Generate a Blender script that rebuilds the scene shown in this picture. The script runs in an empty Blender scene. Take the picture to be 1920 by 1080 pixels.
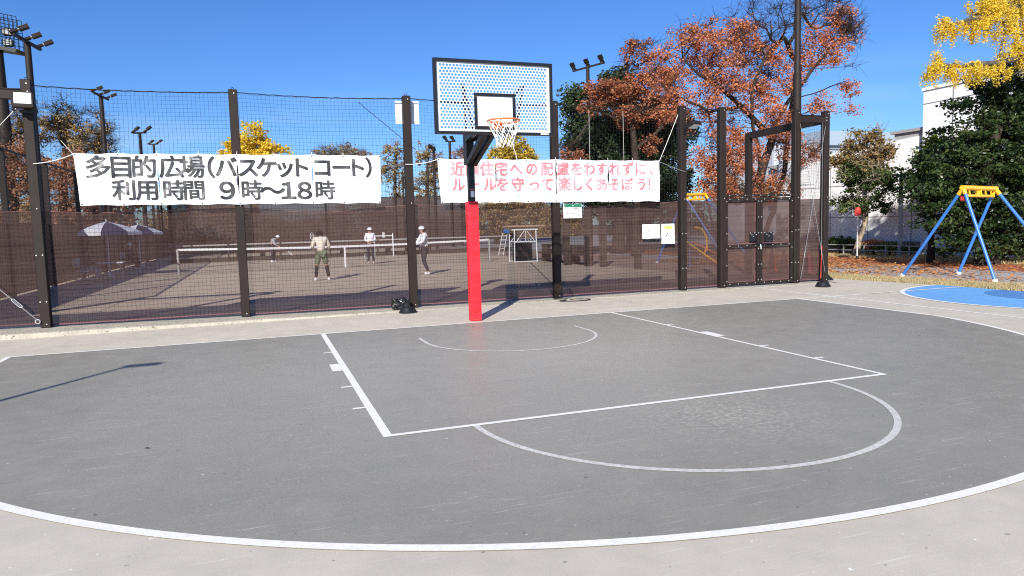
import bpy, bmesh, math, random
import numpy as np
from mathutils import Vector, Matrix
random.seed(7); RNG = np.random.default_rng(11)
S = bpy.context.scene
C = S.collection
rad = math.radians

# ------------------------------------------------------------------ camera
F_PX, YAW, PIT, ROL = 1324.68, 0.340759, 0.087693, -0.026923
CAM = np.array([-3.31565, -11.08336, 1.57846])
_f = np.array([math.sin(YAW)*math.cos(PIT), math.cos(YAW)*math.cos(PIT), -math.sin(PIT)])
_r = np.array([math.cos(YAW), -math.sin(YAW), 0.0]); _u = np.cross(_r, _f)
_c, _s = math.cos(ROL), math.sin(ROL)
RT, UP = _r*_c + _u*_s, _u*_c - _r*_s
def ray(px, py): return ((px-960)/F_PX)*RT + ((540-py)/F_PX)*UP + _f
def at(px, py, Y):
    d = ray(px, py); return CAM + d*((Y-CAM[1])/d[1])
def atx(px, py, X):
    d = ray(px, py); return CAM + d*((X-CAM[0])/d[0])
def gp(px, py, z=0.0):
    d = ray(px, py); return CAM + d*((z-CAM[2])/d[2])
cam = bpy.data.cameras.new('camera'); co = bpy.data.objects.new('camera', cam); C.objects.link(co)
cam.sensor_width = 36; cam.lens = F_PX/1920*36; cam.clip_start = .05; cam.clip_end = 2000
M = Matrix.Identity(4)
for i in range(3): M[i][0], M[i][1], M[i][2], M[i][3] = RT[i], UP[i], -_f[i], CAM[i]
co.matrix_world = M; S.camera = co

# ------------------------------------------------------------------ materials
def mat(name, col, rough=.7, spec=.3, metal=0, noise=0, nscale=8, bump=0, bscale=60, col2=None, detail=4):
    m = bpy.data.materials.new(name); m.use_nodes = True
    nt = m.node_tree; b = nt.nodes['Principled BSDF']
    b.inputs['Roughness'].default_value = rough; b.inputs['Metallic'].default_value = metal
    b.inputs['Specular IOR Level'].default_value = spec
    b.inputs['Base Color'].default_value = (*col, 1)
    tc = None
    if noise or bump:
        tc = nt.nodes.new('ShaderNodeTexCoord')
    if noise:
        n = nt.nodes.new('ShaderNodeTexNoise'); n.inputs['Scale'].default_value = nscale; n.inputs['Detail'].default_value = detail
        nt.links.new(tc.outputs['Object'], n.inputs['Vector'])
        r = nt.nodes.new('ShaderNodeValToRGB'); c2 = col2 or tuple(c*(1+noise) for c in col)
        c1 = col if col2 else tuple(c*(1-noise) for c in col)
        r.color_ramp.elements[0].color = (*c1, 1); r.color_ramp.elements[0].position = .35
        r.color_ramp.elements[1].color = (*c2, 1); r.color_ramp.elements[1].position = .68
        nt.links.new(n.outputs['Fac'], r.inputs['Fac']); nt.links.new(r.outputs['Color'], b.inputs['Base Color'])
    if bump:
        n = nt.nodes.new('ShaderNodeTexNoise'); n.inputs['Scale'].default_value = bscale; n.inputs['Detail'].default_value = 5
        nt.links.new(tc.outputs['Object'], n.inputs['Vector'])
        bp = nt.nodes.new('ShaderNodeBump'); bp.inputs['Strength'].default_value = bump; bp.inputs['Distance'].default_value = .02
        nt.links.new(n.outputs['Fac'], bp.inputs['Height']); nt.links.new(bp.outputs['Normal'], b.inputs['Normal'])
    return m
class G:      # small node-graph helper
    def __init__(s, m): s.nt = m.node_tree; s.n = s.nt.nodes; s.b = s.n['Principled BSDF']; s.tc = s.n.new('ShaderNodeTexCoord')
    def L(s, a, b): s.nt.links.new(a, b)
    def map(s, scale=(1,1,1), rot=0, src=None):
        m = s.n.new('ShaderNodeMapping'); m.inputs['Scale'].default_value = scale; m.inputs['Rotation'].default_value = (0,0,rot)
        s.L(src or s.tc.outputs['Object'], m.inputs['Vector']); return m.outputs['Vector']
    def noise(s, scale, detail=4, vec=None, rough=.55):
        n = s.n.new('ShaderNodeTexNoise'); n.inputs['Scale'].default_value = scale; n.inputs['Detail'].default_value = detail
        n.inputs['Roughness'].default_value = rough
        s.L(vec or s.tc.outputs['Object'], n.inputs['Vector']); return n.outputs['Fac']
    def ramp(s, fac, stops):
        r = s.n.new('ShaderNodeValToRGB'); e = r.color_ramp.elements
        while len(e) < len(stops): e.new(.5)
        for i, (p, c) in enumerate(stops):
            e[i].position = p; e[i].color = (c, c, c, 1) if isinstance(c, (int, float)) else (*c, 1)
        s.L(fac, r.inputs['Fac']); return r.outputs['Color']
    def mix(s, fac, a, b, mode='MIX'):
        m = s.n.new('ShaderNodeMix'); m.data_type = 'RGBA'; m.blend_type = mode
        for k, v in ((0, fac), (6, a), (7, b)):
            if isinstance(v, (int, float)): m.inputs[k].default_value = v
            elif isinstance(v, tuple): m.inputs[k].default_value = (*v, 1)
            else: s.L(v, m.inputs[k])
        return m.outputs[2]
    def math(s, op, a, b=0.0, clamp=False):
        m = s.n.new('ShaderNodeMath'); m.operation = op; m.use_clamp = clamp
        for k, v in ((0, a), (1, b)):
            if isinstance(v, (int, float)): m.inputs[k].default_value = v
            else: s.L(v, m.inputs[k])
        return m.outputs[0]
    def bump(s, h, st, dist=.01):
        bp = s.n.new('ShaderNodeBump'); bp.inputs['Strength'].default_value = st; bp.inputs['Distance'].default_value = dist
        s.L(h, bp.inputs['Height']); s.L(bp.outputs['Normal'], s.b.inputs['Normal'])

def court_mat(name, base, scuff=.5, rough=.46, var=.07, worn=None):
    m = mat(name, base, rough, .35); g = G(m)
    big = g.noise(.55, 3); mid = g.noise(3.5, 5); fine = g.noise(140, 3)
    k = g.ramp(big, [(.3, 1-var), (.7, 1+var)])
    c = g.mix(1.0, base, k, 'MULTIPLY')
    c = g.mix(.55, c, g.mix(1.0, c, g.ramp(mid, [(.3, .9), (.7, 1.1)]), 'MULTIPLY'))
    c = g.mix(.5, c, g.mix(1.0, c, g.ramp(fine, [(.3, .82), (.7, 1.18)]), 'MULTIPLY'))
    lt = tuple(min(.9, x*1.9+.08) for x in base)
    for i, (rot, sx, sy, th) in enumerate(((.35, 1.0, 30, .66), (-.6, 1.6, 42, .67), (1.25, 1.3, 37, .67), (.05, .7, 34, .66), (2.2, 2.5, 60, .68), (.8, 4, 60, .67))):
        v = g.map((sx, sy, 1), rot)
        n = g.noise(1.3+.4*i, 3, v, .6)
        gate = g.ramp(g.noise(.8+.3*i, 2, g.map((1,1,1), rot*3+i)), [(.45, 0.0), (.62, 1.0)])
        f = g.math('MULTIPLY', g.ramp(n, [(th-.03, 0.0), (th+.05, scuff)]), gate)
        c = g.mix(f, c, lt)
    sp = g.ramp(g.noise(22, 2), [(.72, 0.0), (.75, .7)])
    c = g.mix(sp, c, lt)
    dk = g.ramp(g.noise(17, 1, g.map((1,1,1), .7)), [(.765, 0.0), (.785, .6)])
    c = g.mix(dk, c, tuple(x*.35 for x in base))
    rr = g.ramp(mid, [(.3, rough-.05), (.7, rough+.08)])
    if worn:
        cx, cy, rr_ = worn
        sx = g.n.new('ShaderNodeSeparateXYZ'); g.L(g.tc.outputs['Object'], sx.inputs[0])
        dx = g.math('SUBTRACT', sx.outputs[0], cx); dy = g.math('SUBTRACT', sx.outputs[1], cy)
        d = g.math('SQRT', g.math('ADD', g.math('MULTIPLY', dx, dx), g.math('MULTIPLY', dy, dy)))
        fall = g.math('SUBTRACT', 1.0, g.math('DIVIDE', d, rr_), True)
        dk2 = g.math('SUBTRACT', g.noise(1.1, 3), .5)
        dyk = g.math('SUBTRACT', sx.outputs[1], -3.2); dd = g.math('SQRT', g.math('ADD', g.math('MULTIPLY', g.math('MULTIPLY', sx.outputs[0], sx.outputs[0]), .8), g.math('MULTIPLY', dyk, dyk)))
        wear_glare = g.math('SUBTRACT', 1.0, g.math('DIVIDE', g.math('ADD', dd, g.math('MULTIPLY', dk2, 3.0)), 4.6), True)
        c = g.mix(g.math('MULTIPLY', wear_glare, .55), c, tuple(x*1.55 for x in base))  # wear plus sky glare, both lightened into the base colour around the key
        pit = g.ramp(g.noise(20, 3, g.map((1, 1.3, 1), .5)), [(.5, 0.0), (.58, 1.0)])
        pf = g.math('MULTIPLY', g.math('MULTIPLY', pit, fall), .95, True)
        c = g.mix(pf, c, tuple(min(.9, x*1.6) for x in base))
    g.L(c, g.b.inputs['Base Color']); g.L(rr, g.b.inputs['Roughness'])
    g.bump(fine, .14, .003)
    return m

MT = {}
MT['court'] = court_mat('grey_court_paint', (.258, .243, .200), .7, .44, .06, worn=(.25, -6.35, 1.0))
MT['concrete'] = court_mat('pale_concrete', (.52, .470, .380), .22, .6, .07)
def line_mat(a=.80, b=.42, k=.45, th=.52):
    m = mat('worn_white_paint', (.78,.78,.77), .55, .3); g = G(m)
    w = g.ramp(g.noise(30, 6, g.map((1,1,1), .3), .7), [(.36, 0.0), (th, 1.0)])
    g.L(g.mix(g.math('MULTIPLY', g.math('SUBTRACT', 1.0, w), k), (a,a*.97,a*.88), (b,b*.97,b*.90)), g.b.inputs['Base Color']); return m
MT['line'] = line_mat(.80, .45, .3); MT['line2'] = line_mat(.62, .33, .6, .58)
MT['blue'] = court_mat('light_blue_paint', (.14, .36, .68), .15, .6, .04)
MT['blue2'] = court_mat('mid_blue_paint', (.08, .22, .48), .15, .6, .04)
MT['post'] = mat('dark_bronze_steel', (.021,.0145,.0115), .6, .22, 0, noise=.12, nscale=5)
MT['black'] = mat('black_steel', (.008,.008,.009), .42, .45)
MT['rubber'] = mat('black_rubber', (.012,.012,.013), .35, .5)
MT['bolt'] = mat('bright_bolt', (.6,.6,.58), .35, .5, .6)
MT['wire'] = mat('galvanised_wire', (.45,.44,.42), .4, .5, .7)
MT['net'] = mat('black_net_cord', (.022,.020,.021), .8, .1)
MT['hem'] = mat('maroon_hem', (.20,.095,.10), .8, .1)
MT['curb'] = mat('cast_concrete_curb', (.50,.455,.35), .85, .2); _g = G(MT['curb'])
_c = _g.mix(1.0, (.41,.375,.30), _g.ramp(_g.noise(5, 5), [(.3,.85),(.7,1.12)]), 'MULTIPLY'); _p = _g.ramp(_g.noise(24, 3), [(.33,1.0),(.38,0.0)])
_g.L(_g.mix(_p, _c, (.12,.10,.075)), _g.b.inputs['Base Color']); _g.bump(_g.noise(24, 4), .7, .02)
MT['red'] = mat('red_vinyl_pad', (.66,.020,.032), .42, .4); _g = G(MT['red']); _n = _g.noise(3.2, 4, _g.map((1,1,3.2))); _g.bump(_n, .75, .05); _g.L(_g.mix(1.0, (.66,.020,.032), _g.ramp(_g.noise(2.5, 5), [(.3,.86),(.7,1.08)]), 'MULTIPLY'), _g.b.inputs['Base Color'])
MT['orange'] = mat('orange_rim', (.72,.17,.05), .5, .4, noise=.15)
MT['whitepaint'] = mat('white_board_paint', (.58,.62,.66), .4, .4)
MT['cord'] = mat('white_cord', (.75,.72,.66), .8, .1)
MT['white'] = mat('white_plastic', (.75,.75,.75), .5)
MT['paper'] = mat('laminated_paper', (.82,.82,.8), .35, .4, bump=.2, bscale=8)
MT['ink'] = mat('dark_ink', (.05,.05,.06), .6)
MT['inkred'] = mat('pink_ink', (.7,.2,.25), .6)
MT['greenink'] = mat('green_band', (.02,.16,.08), .5)
MT['yellow_ink'] = mat('yellow_blot', (.8,.75,.12), .6)
MT['glass'] = mat('lamp_glass', (.75,.77,.78), .15, .6)
MT['steelgrey'] = mat('grey_painted_pole', (.36,.35,.34), .5, .4, noise=.08)
MT['bluep'] = mat('blue_gloss_paint', (.04,.17,.52), .38, .5, noise=.08, nscale=3)
MT['yellowp'] = mat('yellow_gloss_paint', (.85,.42,.02), .4, .5, noise=.08)
MT['redp'] = mat('red_plastic', (.6,.05,.04), .5)
MT['wood'] = mat('dark_timber', (.06,.045,.035), .75, .2, noise=.2, nscale=12)
MT['tennis'] = mat('sandy_turf', (.50,.41,.31), .95, .05, noise=.1, nscale=2.2, bump=.2, bscale=50)
MT['brickground'] = mat('pinkish_paving', (.34,.24,.20), .9, .1, noise=.14, nscale=2)
MT['soil'] = mat('dry_soil', (.17,.135,.09), .95, .05, noise=.25, nscale=1.2)
MT['asph'] = mat('grey_gravel_path', (.36,.35,.34), .9, .1, noise=.22, nscale=5, bump=.4, bscale=30)
MT['redtrack'] = mat('red_brown_track', (.33,.115,.065), .9, .1, noise=.18, nscale=4)
MT['straw'] = mat('straw_ground', (.36,.29,.15), .95, .05, noise=.25, nscale=9)

def bark(name, c):
    return mat(name, c, .95, .1, noise=.35, nscale=9, bump=.6, bscale=25)
MT['bark'] = bark('dark_bark', (.045,.033,.026)); MT['barkg'] = bark('grey_bark', (.10,.085,.07)); MT['barkp'] = bark('pale_bark', (.32,.26,.19))

def leaf_mat(name, cols, trans=.3, rough=.55, nscale=.5):
    m = mat(name, cols[0], rough, .3); g = G(m)
    geo = g.n.new('ShaderNodeNewGeometry')
    n = g.ramp(g.noise(nscale, 2), [(.35, 0.0), (.65, 1.0)])
    f = g.math('ADD', g.math('MULTIPLY', geo.outputs['Random Per Island'], .62), g.math('MULTIPLY', n, .38))
    k = len(cols)
    c = g.ramp(f, [(.08+.84*i/(k-1), cols[i]) for i in range(k)])
    g.L(c, g.b.inputs['Base Color'])
    t = g.n.new('ShaderNodeBsdfTranslucent'); g.L(c, t.inputs['Color'])
    mx = g.n.new('ShaderNodeMixShader'); mx.inputs[0].default_value = trans
    g.L(g.b.outputs[0], mx.inputs[1]); g.L(t.outputs[0], mx.inputs[2])
    g.L(mx.outputs[0], g.n['Material Output'].inputs['Surface'])
    return m
LM = {
 'cherry': leaf_mat('cherry_autumn_leaf', [(.30,.10,.05),(.46,.15,.06),(.58,.25,.08),(.60,.24,.15),(.52,.16,.10),(.30,.13,.05)], .33),
 'cherry2': leaf_mat('cherry_rust_leaf', [(.20,.05,.03),(.38,.11,.05),(.42,.17,.08),(.22,.12,.06)], .3),
 'ever': leaf_mat('evergreen_leaf', [(.012,.022,.012),(.025,.045,.018),(.05,.07,.025)], .12, .4),
 'everJ': leaf_mat('dense_evergreen_leaf', [(.008,.018,.007),(.018,.037,.011),(.042,.066,.018),(.075,.092,.03)], .15, .35, .8),
 'ginkgo': leaf_mat('ginkgo_yellow_leaf', [(.72,.45,.03),(.85,.62,.05),(.9,.72,.1),(.5,.36,.05)], .45),
 'ginkgo2': leaf_mat('ginkgo_gold_leaf', [(.42,.27,.03),(.6,.42,.05),(.3,.26,.05)], .35),
 'brown': leaf_mat('brown_autumn_leaf', [(.20,.10,.06),(.38,.22,.10),(.42,.30,.10),(.22,.19,.08)], .35),
 'rust': leaf_mat('rust_autumn_leaf', [(.32,.13,.08),(.52,.24,.14),(.44,.24,.13),(.28,.16,.08)], .45),
 'olive': leaf_mat('olive_autumn_leaf', [(.40,.24,.11),(.58,.40,.14),(.62,.42,.20),(.36,.32,.12)], .5),
 'green': leaf_mat('mid_green_leaf', [(.02,.05,.015),(.045,.085,.02),(.09,.12,.03),(.22,.2,.05)], .3),
 'topbrown': leaf_mat('yellowing_leaf', [(.10,.09,.03),(.28,.2,.06),(.22,.12,.06),(.08,.1,.03)], .3),
 'lime': leaf_mat('lime_green_leaf', [(.06,.12,.02),(.13,.2,.03),(.28,.3,.03)], .35),
 'litter': leaf_mat('fallen_leaf', [(.45,.17,.05),(.62,.27,.07),(.4,.15,.05),(.55,.36,.14)], .1, .8),
 'grass': leaf_mat('dry_grass_blade', [(.42,.33,.17),(.56,.45,.25),(.30,.27,.12)], .3, .8),
}
def scrim_mat(name, col, t0, k, tmin=.04, tl=.25):
    m = mat(name, col, .85, .1); g = G(m)
    v = g.noise(1.6, 3, g.map((.25, .25, 7))); w = g.noise(150, 1, g.map((.02, .02, 1)))
    c = g.mix(1.0, col, g.ramp(v, [(.3, .74), (.7, 1.26)]), 'MULTIPLY')
    c = g.mix(1.0, c, g.ramp(w, [(.3, .8), (.7, 1.2)]), 'MULTIPLY')
    g.L(c, g.b.inputs['Base Color'])
    lw = g.n.new('ShaderNodeLayerWeight'); lw.inputs['Blend'].default_value = .5
    t = g.math('SUBTRACT', t0, g.math('MULTIPLY', lw.outputs['Facing'], k))
    t = g.math('MAXIMUM', t, tmin)
    tr = g.n.new('ShaderNodeBsdfTransparent')
    tb = g.n.new('ShaderNodeBsdfTranslucent'); g.L(c, tb.inputs['Color'])
    m1 = g.n.new('ShaderNodeMixShader'); m1.inputs[0].default_value = tl
    g.L(g.b.outputs[0], m1.inputs[1]); g.L(tb.outputs[0], m1.inputs[2])
    mx = g.n.new('ShaderNodeMixShader'); g.L(t, mx.inputs[0]); g.L(m1.outputs[0], mx.inputs[1]); g.L(tr.outputs[0], mx.inputs[2])
    g.L(mx.outputs[0], g.n['Material Output'].inputs['Surface'])
    return m
MT['scrim'] = scrim_mat('brown_mesh_sheet', (.097,.058,.050), .56, 2.2, .11)
MT['scrimfar'] = scrim_mat('far_mesh_sheet', (.085,.058,.052), .10, .3, .02)
MT['meshup'] = scrim_mat('upper_dark_mesh', (.05,.04,.03), .85, .3, .5)

# ------------------------------------------------------------------ mesh builder
class MB:
    def __init__(s): s.v = []; s.f = []
    def add(s, vs, fs):
        b = len(s.v); s.v += [tuple(float(a) for a in p) for p in vs]; s.f += [tuple(b+i for i in f) for f in fs]; return s
    def box(s, c, d, rz=0, taper=1.0):
        x, y, z = (a/2 for a in d); cs, sn = math.cos(rz), math.sin(rz); vs = []
        for k in (-1, 1):
            t = taper if k > 0 else 1
            for i, j in ((-1,-1),(1,-1),(1,1),(-1,1)):
                X, Y = i*x*t, j*y*t; vs.append((c[0]+X*cs-Y*sn, c[1]+X*sn+Y*cs, c[2]+k*z))
        return s.add(vs, [(3,2,1,0),(4,5,6,7),(0,1,5,4),(1,2,6,5),(2,3,7,6),(3,0,4,7)])
    def bevbox(s, c, d, b=.01, rz=0):
        # box with chamfered vertical edges and top rim
        x, y, z = (a/2 for a in d); cs, sn = math.cos(rz), math.sin(rz)
        def ring(ix, zz):
            X, Y = x-ix, y-ix; bb = b
            pts = [(-X+bb,-Y),(X-bb,-Y),(X,-Y+bb),(X,Y-bb),(X-bb,Y),(-X+bb,Y),(-X,Y-bb),(-X,-Y+bb)]
            return [(c[0]+p[0]*cs-p[1]*sn, c[1]+p[0]*sn+p[1]*cs, c[2]+zz) for p in pts]
        R = [ring(b,-z), ring(0,-z+b), ring(0,z-b), ring(b,z)]
        vs = [p for r in R for p in r]; fs = [tuple(range(7,-1,-1)), tuple(range(24,32))]
        for k in range(3):
            for i in range(8): j = (i+1) % 8; fs.append((k*8+i, k*8+j, k*8+8+j, k*8+8+i))
        return s.add(vs, fs)
    def tube(s, pts, r, n=8, cap=True):
        pts = [Vector(p) for p in pts]; rs = r if isinstance(r, (list, tuple)) else [r]*len(pts)
        vs = []; fs = []; a = None
        for i, p in enumerate(pts):
            t = (pts[min(i+1, len(pts)-1)]-pts[max(i-1, 0)])
            if t.length < 1e-9: t = Vector((0,0,1))
            t.normalize()
            if a is None: a = t.orthogonal().normalized()
            a = (a - t*a.dot(t))
            if a.length < 1e-6: a = t.orthogonal()
            a.normalize(); b = t.cross(a)
            for k in range(n):
                an = 2*math.pi*k/n; vs.append(p + (a*math.cos(an)+b*math.sin(an))*rs[i])
        for i in range(len(pts)-1):
            for k in range(n):
                j = (k+1) % n; fs.append((i*n+k, i*n+j, (i+1)*n+j, (i+1)*n+k))
        if cap: fs.append(tuple(range(n-1,-1,-1))); e = (len(pts)-1)*n; fs.append(tuple(e+k for k in range(n)))
        return s.add(vs, fs)
    def bar(s, p0, p1, w, h, up=(0,0,1)):
        p0, p1 = Vector(p0), Vector(p1); t = (p1-p0).normalized(); u = Vector(up); u = (u-t*u.dot(t))
        if u.length < 1e-5: u = t.orthogonal()
        u.normalize(); r = t.cross(u)
        vs = [p + r*(i*w/2) + u*(j*h/2) for p in (p0, p1) for i, j in ((-1,-1),(1,-1),(1,1),(-1,1))]
        return s.add(vs, [(3,2,1,0),(4,5,6,7),(0,1,5,4),(1,2,6,5),(2,3,7,6),(3,0,4,7)])
    def lathe(s, prof, c=(0,0,0), n=24, a0=0, a1=2*math.pi):
        full = abs(a1-a0-2*math.pi) < 1e-6; m = n if full else n+1; vs = []; fs = []
        for r, z in prof:
            for k in range(m):
                an = a0+(a1-a0)*k/n; vs.append((c[0]+r*math.cos(an), c[1]+r*math.sin(an), c[2]+z))
        for i in range(len(prof)-1):
            for k in range(n):
                j = (k+1) % m; fs.append((i*m+k, i*m+j, (i+1)*m+j, (i+1)*m+k))
        return s.add(vs, fs)
    def prism(s, poly, z0, z1):
        n = len(poly); vs = [(x, y, z0) for x, y in poly]+[(x, y, z1) for x, y in poly]
        return s.add(vs, [tuple(range(n-1,-1,-1)), tuple(range(n, 2*n))]+[(i, (i+1) % n, n+(i+1) % n, n+i) for i in range(n)])
    def sheet(s, poly, z): n = len(poly); return s.add([(x, y, z) for x, y in poly], [tuple(range(n))])
    def build(s, name, m, parent=None, smooth=False, off=(0,0,0)):
        me = bpy.data.meshes.new(name); me.from_pydata([(a-off[0], b-off[1], c-off[2]) for a, b, c in s.v], [], s.f); me.update()
        if smooth:
            me.shade_smooth()
            if smooth != 'all': me.set_sharp_from_angle(angle=rad(35))
        return link(name, me, m, parent)
def link(name, me, m, parent=None, loc=None):
    o = bpy.data.objects.new(name, me)
    if m: me.materials.append(m)
    C.objects.link(o)
    if parent: o.parent = parent
    if loc is not None: o.location = loc
    return o
def tag(o, label=None, cat=None, group=None, kind=None):
    for k, v in (('label', label), ('category', cat), ('group', group), ('kind', kind)):
        if v: o[k] = v
    return o
def thing(name, loc, label, cat, group=None, rz=0):
    o = bpy.data.objects.new(name, None); o.empty_display_size = .2; C.objects.link(o)
    o.location = loc; o.rotation_euler = (0, 0, rz); return tag(o, label, cat, group)
def struct(o): o['kind'] = 'structure'; return o
def copy_tree(o, parent=None, **kw):
    c = o.copy(); C.objects.link(c); c.parent = parent
    for ch in o.children: copy_tree(ch, c)
    for k, v in kw.items(): c[k] = v
    return c

# ------------------------------------------------------------------ ground
def circ(cx, cy, r, a0, a1, n=64): return [(cx+r*math.cos(a0+(a1-a0)*i/n), cy+r*math.sin(a0+(a1-a0)*i/n)) for i in range(n+1)]
def ribbon(mb, pts, w, z, side=0.0):
    n = len(pts); L = []; R_ = []
    for i, p in enumerate(pts):
        a = pts[max(i-1, 0)]; b = pts[min(i+1, n-1)]; dx, dy = b[0]-a[0], b[1]-a[1]; l = math.hypot(dx, dy) or 1
        nx, ny = -dy/l, dx/l
        L.append((p[0]+nx*w*(.5+side), p[1]+ny*w*(.5+side), z)); R_.append((p[0]-nx*w*(.5-side), p[1]-ny*w*(.5-side), z))
    mb.add(R_+L, [(i, i+1, n+i+1, n+i) for i in range(n-1)])
struct(MB().sheet([(-400,-200),(500,-200),(500,700),(-400,700)], -.03).build('ground', MT['soil']))
struct(MB().sheet([(-40,-40),(10.98,-40),(10.98,.6),(10.55,3.6),(9.9,4.2),(9.9,3.1),(-12,3.1),(-40,3.1)], 0).build('concrete_pavement', MT['concrete']))
struct(MB().sheet([(-30,3.1),(8.9,3.1),(8.9,34),(8.9,120),(-30,120)], -.004).build('tennis_court_ground', MT['tennis']))
struct(MB().sheet([(8.9,3.1),(9.9,3.1),(9.9,4.2),(12.4,4.0),(14,30),(8.9,60)], -.012).build('park_ground', MT['brickground']))
struct(MB().sheet([(9.9,4.2),(10.55,3.6),(10.98,.6),(10.98,-40),(40,-40),(40,90),(9.9,90)], -.016).build('gravel_path', MT['asph']))
struct(MB().sheet([(9.9,3.9),(10.55,3.3),(10.98,.4),(10.98,-20),(12.3,-20),(12.1,.6),(11.75,3.3),(11.2,5.2),(9.9,5.4)], -.004).build('dry_grass_strip', MT['straw']))
struct(MB().sheet([(16.0,-20),(18.4,-20),(18.3,9.2),(17.2,30),(14,30),(15.9,7)], -.008).build('red_path', MT['redtrack']))
struct(MB().sheet([(18.4,-20),(23,-20),(23,40),(17.2,30),(18.3,9.2)], -.002).build('planting_bed_ground', MT['straw']))

CY, RR = -1.575, 6.75
xa = 6.6; ya = CY-math.sqrt(RR**2-xa**2); aa = math.atan2(ya-CY, xa)
shape = [(-xa, 0)]+[(RR*math.cos(a), CY+RR*math.sin(a)) for a in np.linspace(-math.pi-aa, aa, 120)]+[(xa, 0)]
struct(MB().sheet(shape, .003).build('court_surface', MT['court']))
mk = MB()
ribbon(mk, shape, .07, .0062, .5)                          # three-point line
ribbon(mk, [(-xa, .025), (xa, .025)], .055, .0068)         # baseline
ribbon(mk, [(-2.475,0),(-2.475,-5.8)], .07, .0062, .0); ribbon(mk, [(2.475,0),(2.475,-5.8)], .05, .0062)
ribbon(mk, [(-2.51,-5.775),(2.50,-5.775)], .055, .0068)
mk2 = MB(); ribbon(mk2, circ(0,-5.775,1.775,-math.pi,0), .052, .0062)
ribbon(mk2, [(-1.225,-1.12),(-1.225,-1.6)]+circ(0,-1.6,1.225,-math.pi,0)+[(1.225,-1.12)], .045, .0062)
for s in (-1, 1):
    for y, w in ((-1.75,.05),(-3.9,.05),(-4.82,.05)): ribbon(mk, [(s*2.50,y),(s*2.62,y)], w, .0056)
    mk.sheet([(s*2.49,-2.6),(s*2.62,-2.6),(s*2.62,-3.03),(s*2.49,-3.03)][::s], .0056)
ribbon(mk, [(6.6,.025),(8.3,.016)], .065, .0034); ribbon(mk, [(8.3,.016),(9.0,.012),(10.97,-.03)], .06, .0080)
ribbon(mk, [(7.42,2.1),(7.38,-4.0),(7.3,-14)], .065, .0030)
struct(mk.build('court_marking', MT['line'])); struct(mk2.build('worn_court_marking', MT['line2']))
def clipx(pts, X): return [(min(x, X), y) for x, y in pts]
struct(MB().sheet(clipx(circ(10.9,-2.05,2.62,0,2*math.pi,96)[:-1], 10.97), .003).build('blue_court_circle', MT['blue']))
struct(MB().sheet(clipx(circ(10.9,-2.0,1.18,0,2*math.pi,64)[:-1], 10.965), .0055).build('dark_blue_court_circle', MT['blue2']))
mk = MB(); ribbon(mk, circ(10.9,-2.05,2.64,math.pi/2-.02,math.pi*1.5,96), .085, .0060); struct(mk.build('circle_marking', MT['line']))

# concrete curb below the fence
def curb_z(x): return max(.014, .082-.0098*(x+7)) if x < 9.7 else 0
cb = MB(); xs = np.linspace(-13, 9.9, 160); P = []
for x in xs:
    h = curb_z(x); yf = min(2.34, 2.02+.034*(x+7))+.012*math.sin(x*3.1)+.006*math.sin(x*11)
    P.append([(x, yf, 0), (x, yf+.015, h-.01+.004*math.sin(x*7)), (x, yf+.05, h), (x, 3.0, h), (x, 3.0, -.02)])
n = 5
cb.add([p for r in P for p in r], [(i*n+j, i*n+n+j, i*n+n+j+1, i*n+j+1) for i in range(len(xs)-1) for j in range(4)])
struct(cb.build('kerb', MT['curb']))

# ------------------------------------------------------------------ net fence
FY = 2.70; TOPZ = 4.13; SC = 2.06
fence = thing('net_fence', (0, FY, 0), 'tall dark brown steel fence with black net above brown mesh sheeting', 'fence')
posts = [at(a, b, FY)[0] for a, b in ((87,600),(461,585),(776,570),(1045,555),(1280,540),(1353,537),(1490,528))]
PX = [posts[0]-3.25]+posts+[9.72]
BOLT = None
def bolt(parent, x, y, z, r=.014):
    global BOLT
    if BOLT is None:
        BOLT = MB().lathe([(0,.012),(.7*r,.010),(r,0)], n=8).build('bolt', MT['bolt'], parent); BOLT.rotation_euler = (math.pi/2, 0, 0); o = BOLT
    else:
        o = BOLT.copy(); C.objects.link(o); o.parent = parent
    o.location = (x, y, z); return o
for i, x in enumerate(PX):
    b = 0 if i == len(PX)-1 else curb_z(x)
    w = .15 if i != 6 else .15
    top = TOPZ + (.04 if i == 1 else 0)
    p = MB().bevbox((x, 0, (b+top)/2), (w, .15, top-b), .008)
    if i in (5, 6, 7): p.box((x, -.0765, (b+top)/2), (.012, .006, top-b))     # seam rib on the face
    po = p.build('post', MT['post'], fence)
    MB().tube([(x-.02,0,top-.01),(x-.02,0,top+.03),(x,0,top+.045),(x+.02,0,top+.03),(x+.02,0,top-.01)], .006, 6).build('eye_hook', MT['post'], po)
    if i:
        for dx, z in ((0,top-.07),(0,SC+.01),(0,b+.06)): bolt(po, x+dx*1.0+.02, -.076, z)
        if i in (1, 5, 7): 
            for dx in (-.045, .045):
                for z in (.52, 1.3): bolt(po, x+dx, -.076, z, .01)
for (i, j) in ((0, 1), (7, 8)):
    br = MB().box(((PX[i]+PX[j])/2, 0, 3.93), (PX[j]-PX[i]-.152, .13, .15)); br.box(((PX[i]+PX[j])/2, 0, 4.012), (PX[j]-PX[i]-.152, .17, .012))
    o = br.build('top_beam', MT['post'], fence)
    for z in (3.9, 3.97): bolt(o, PX[j]+(.03 if i == 0 else -.03), -.078, z); 
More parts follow.
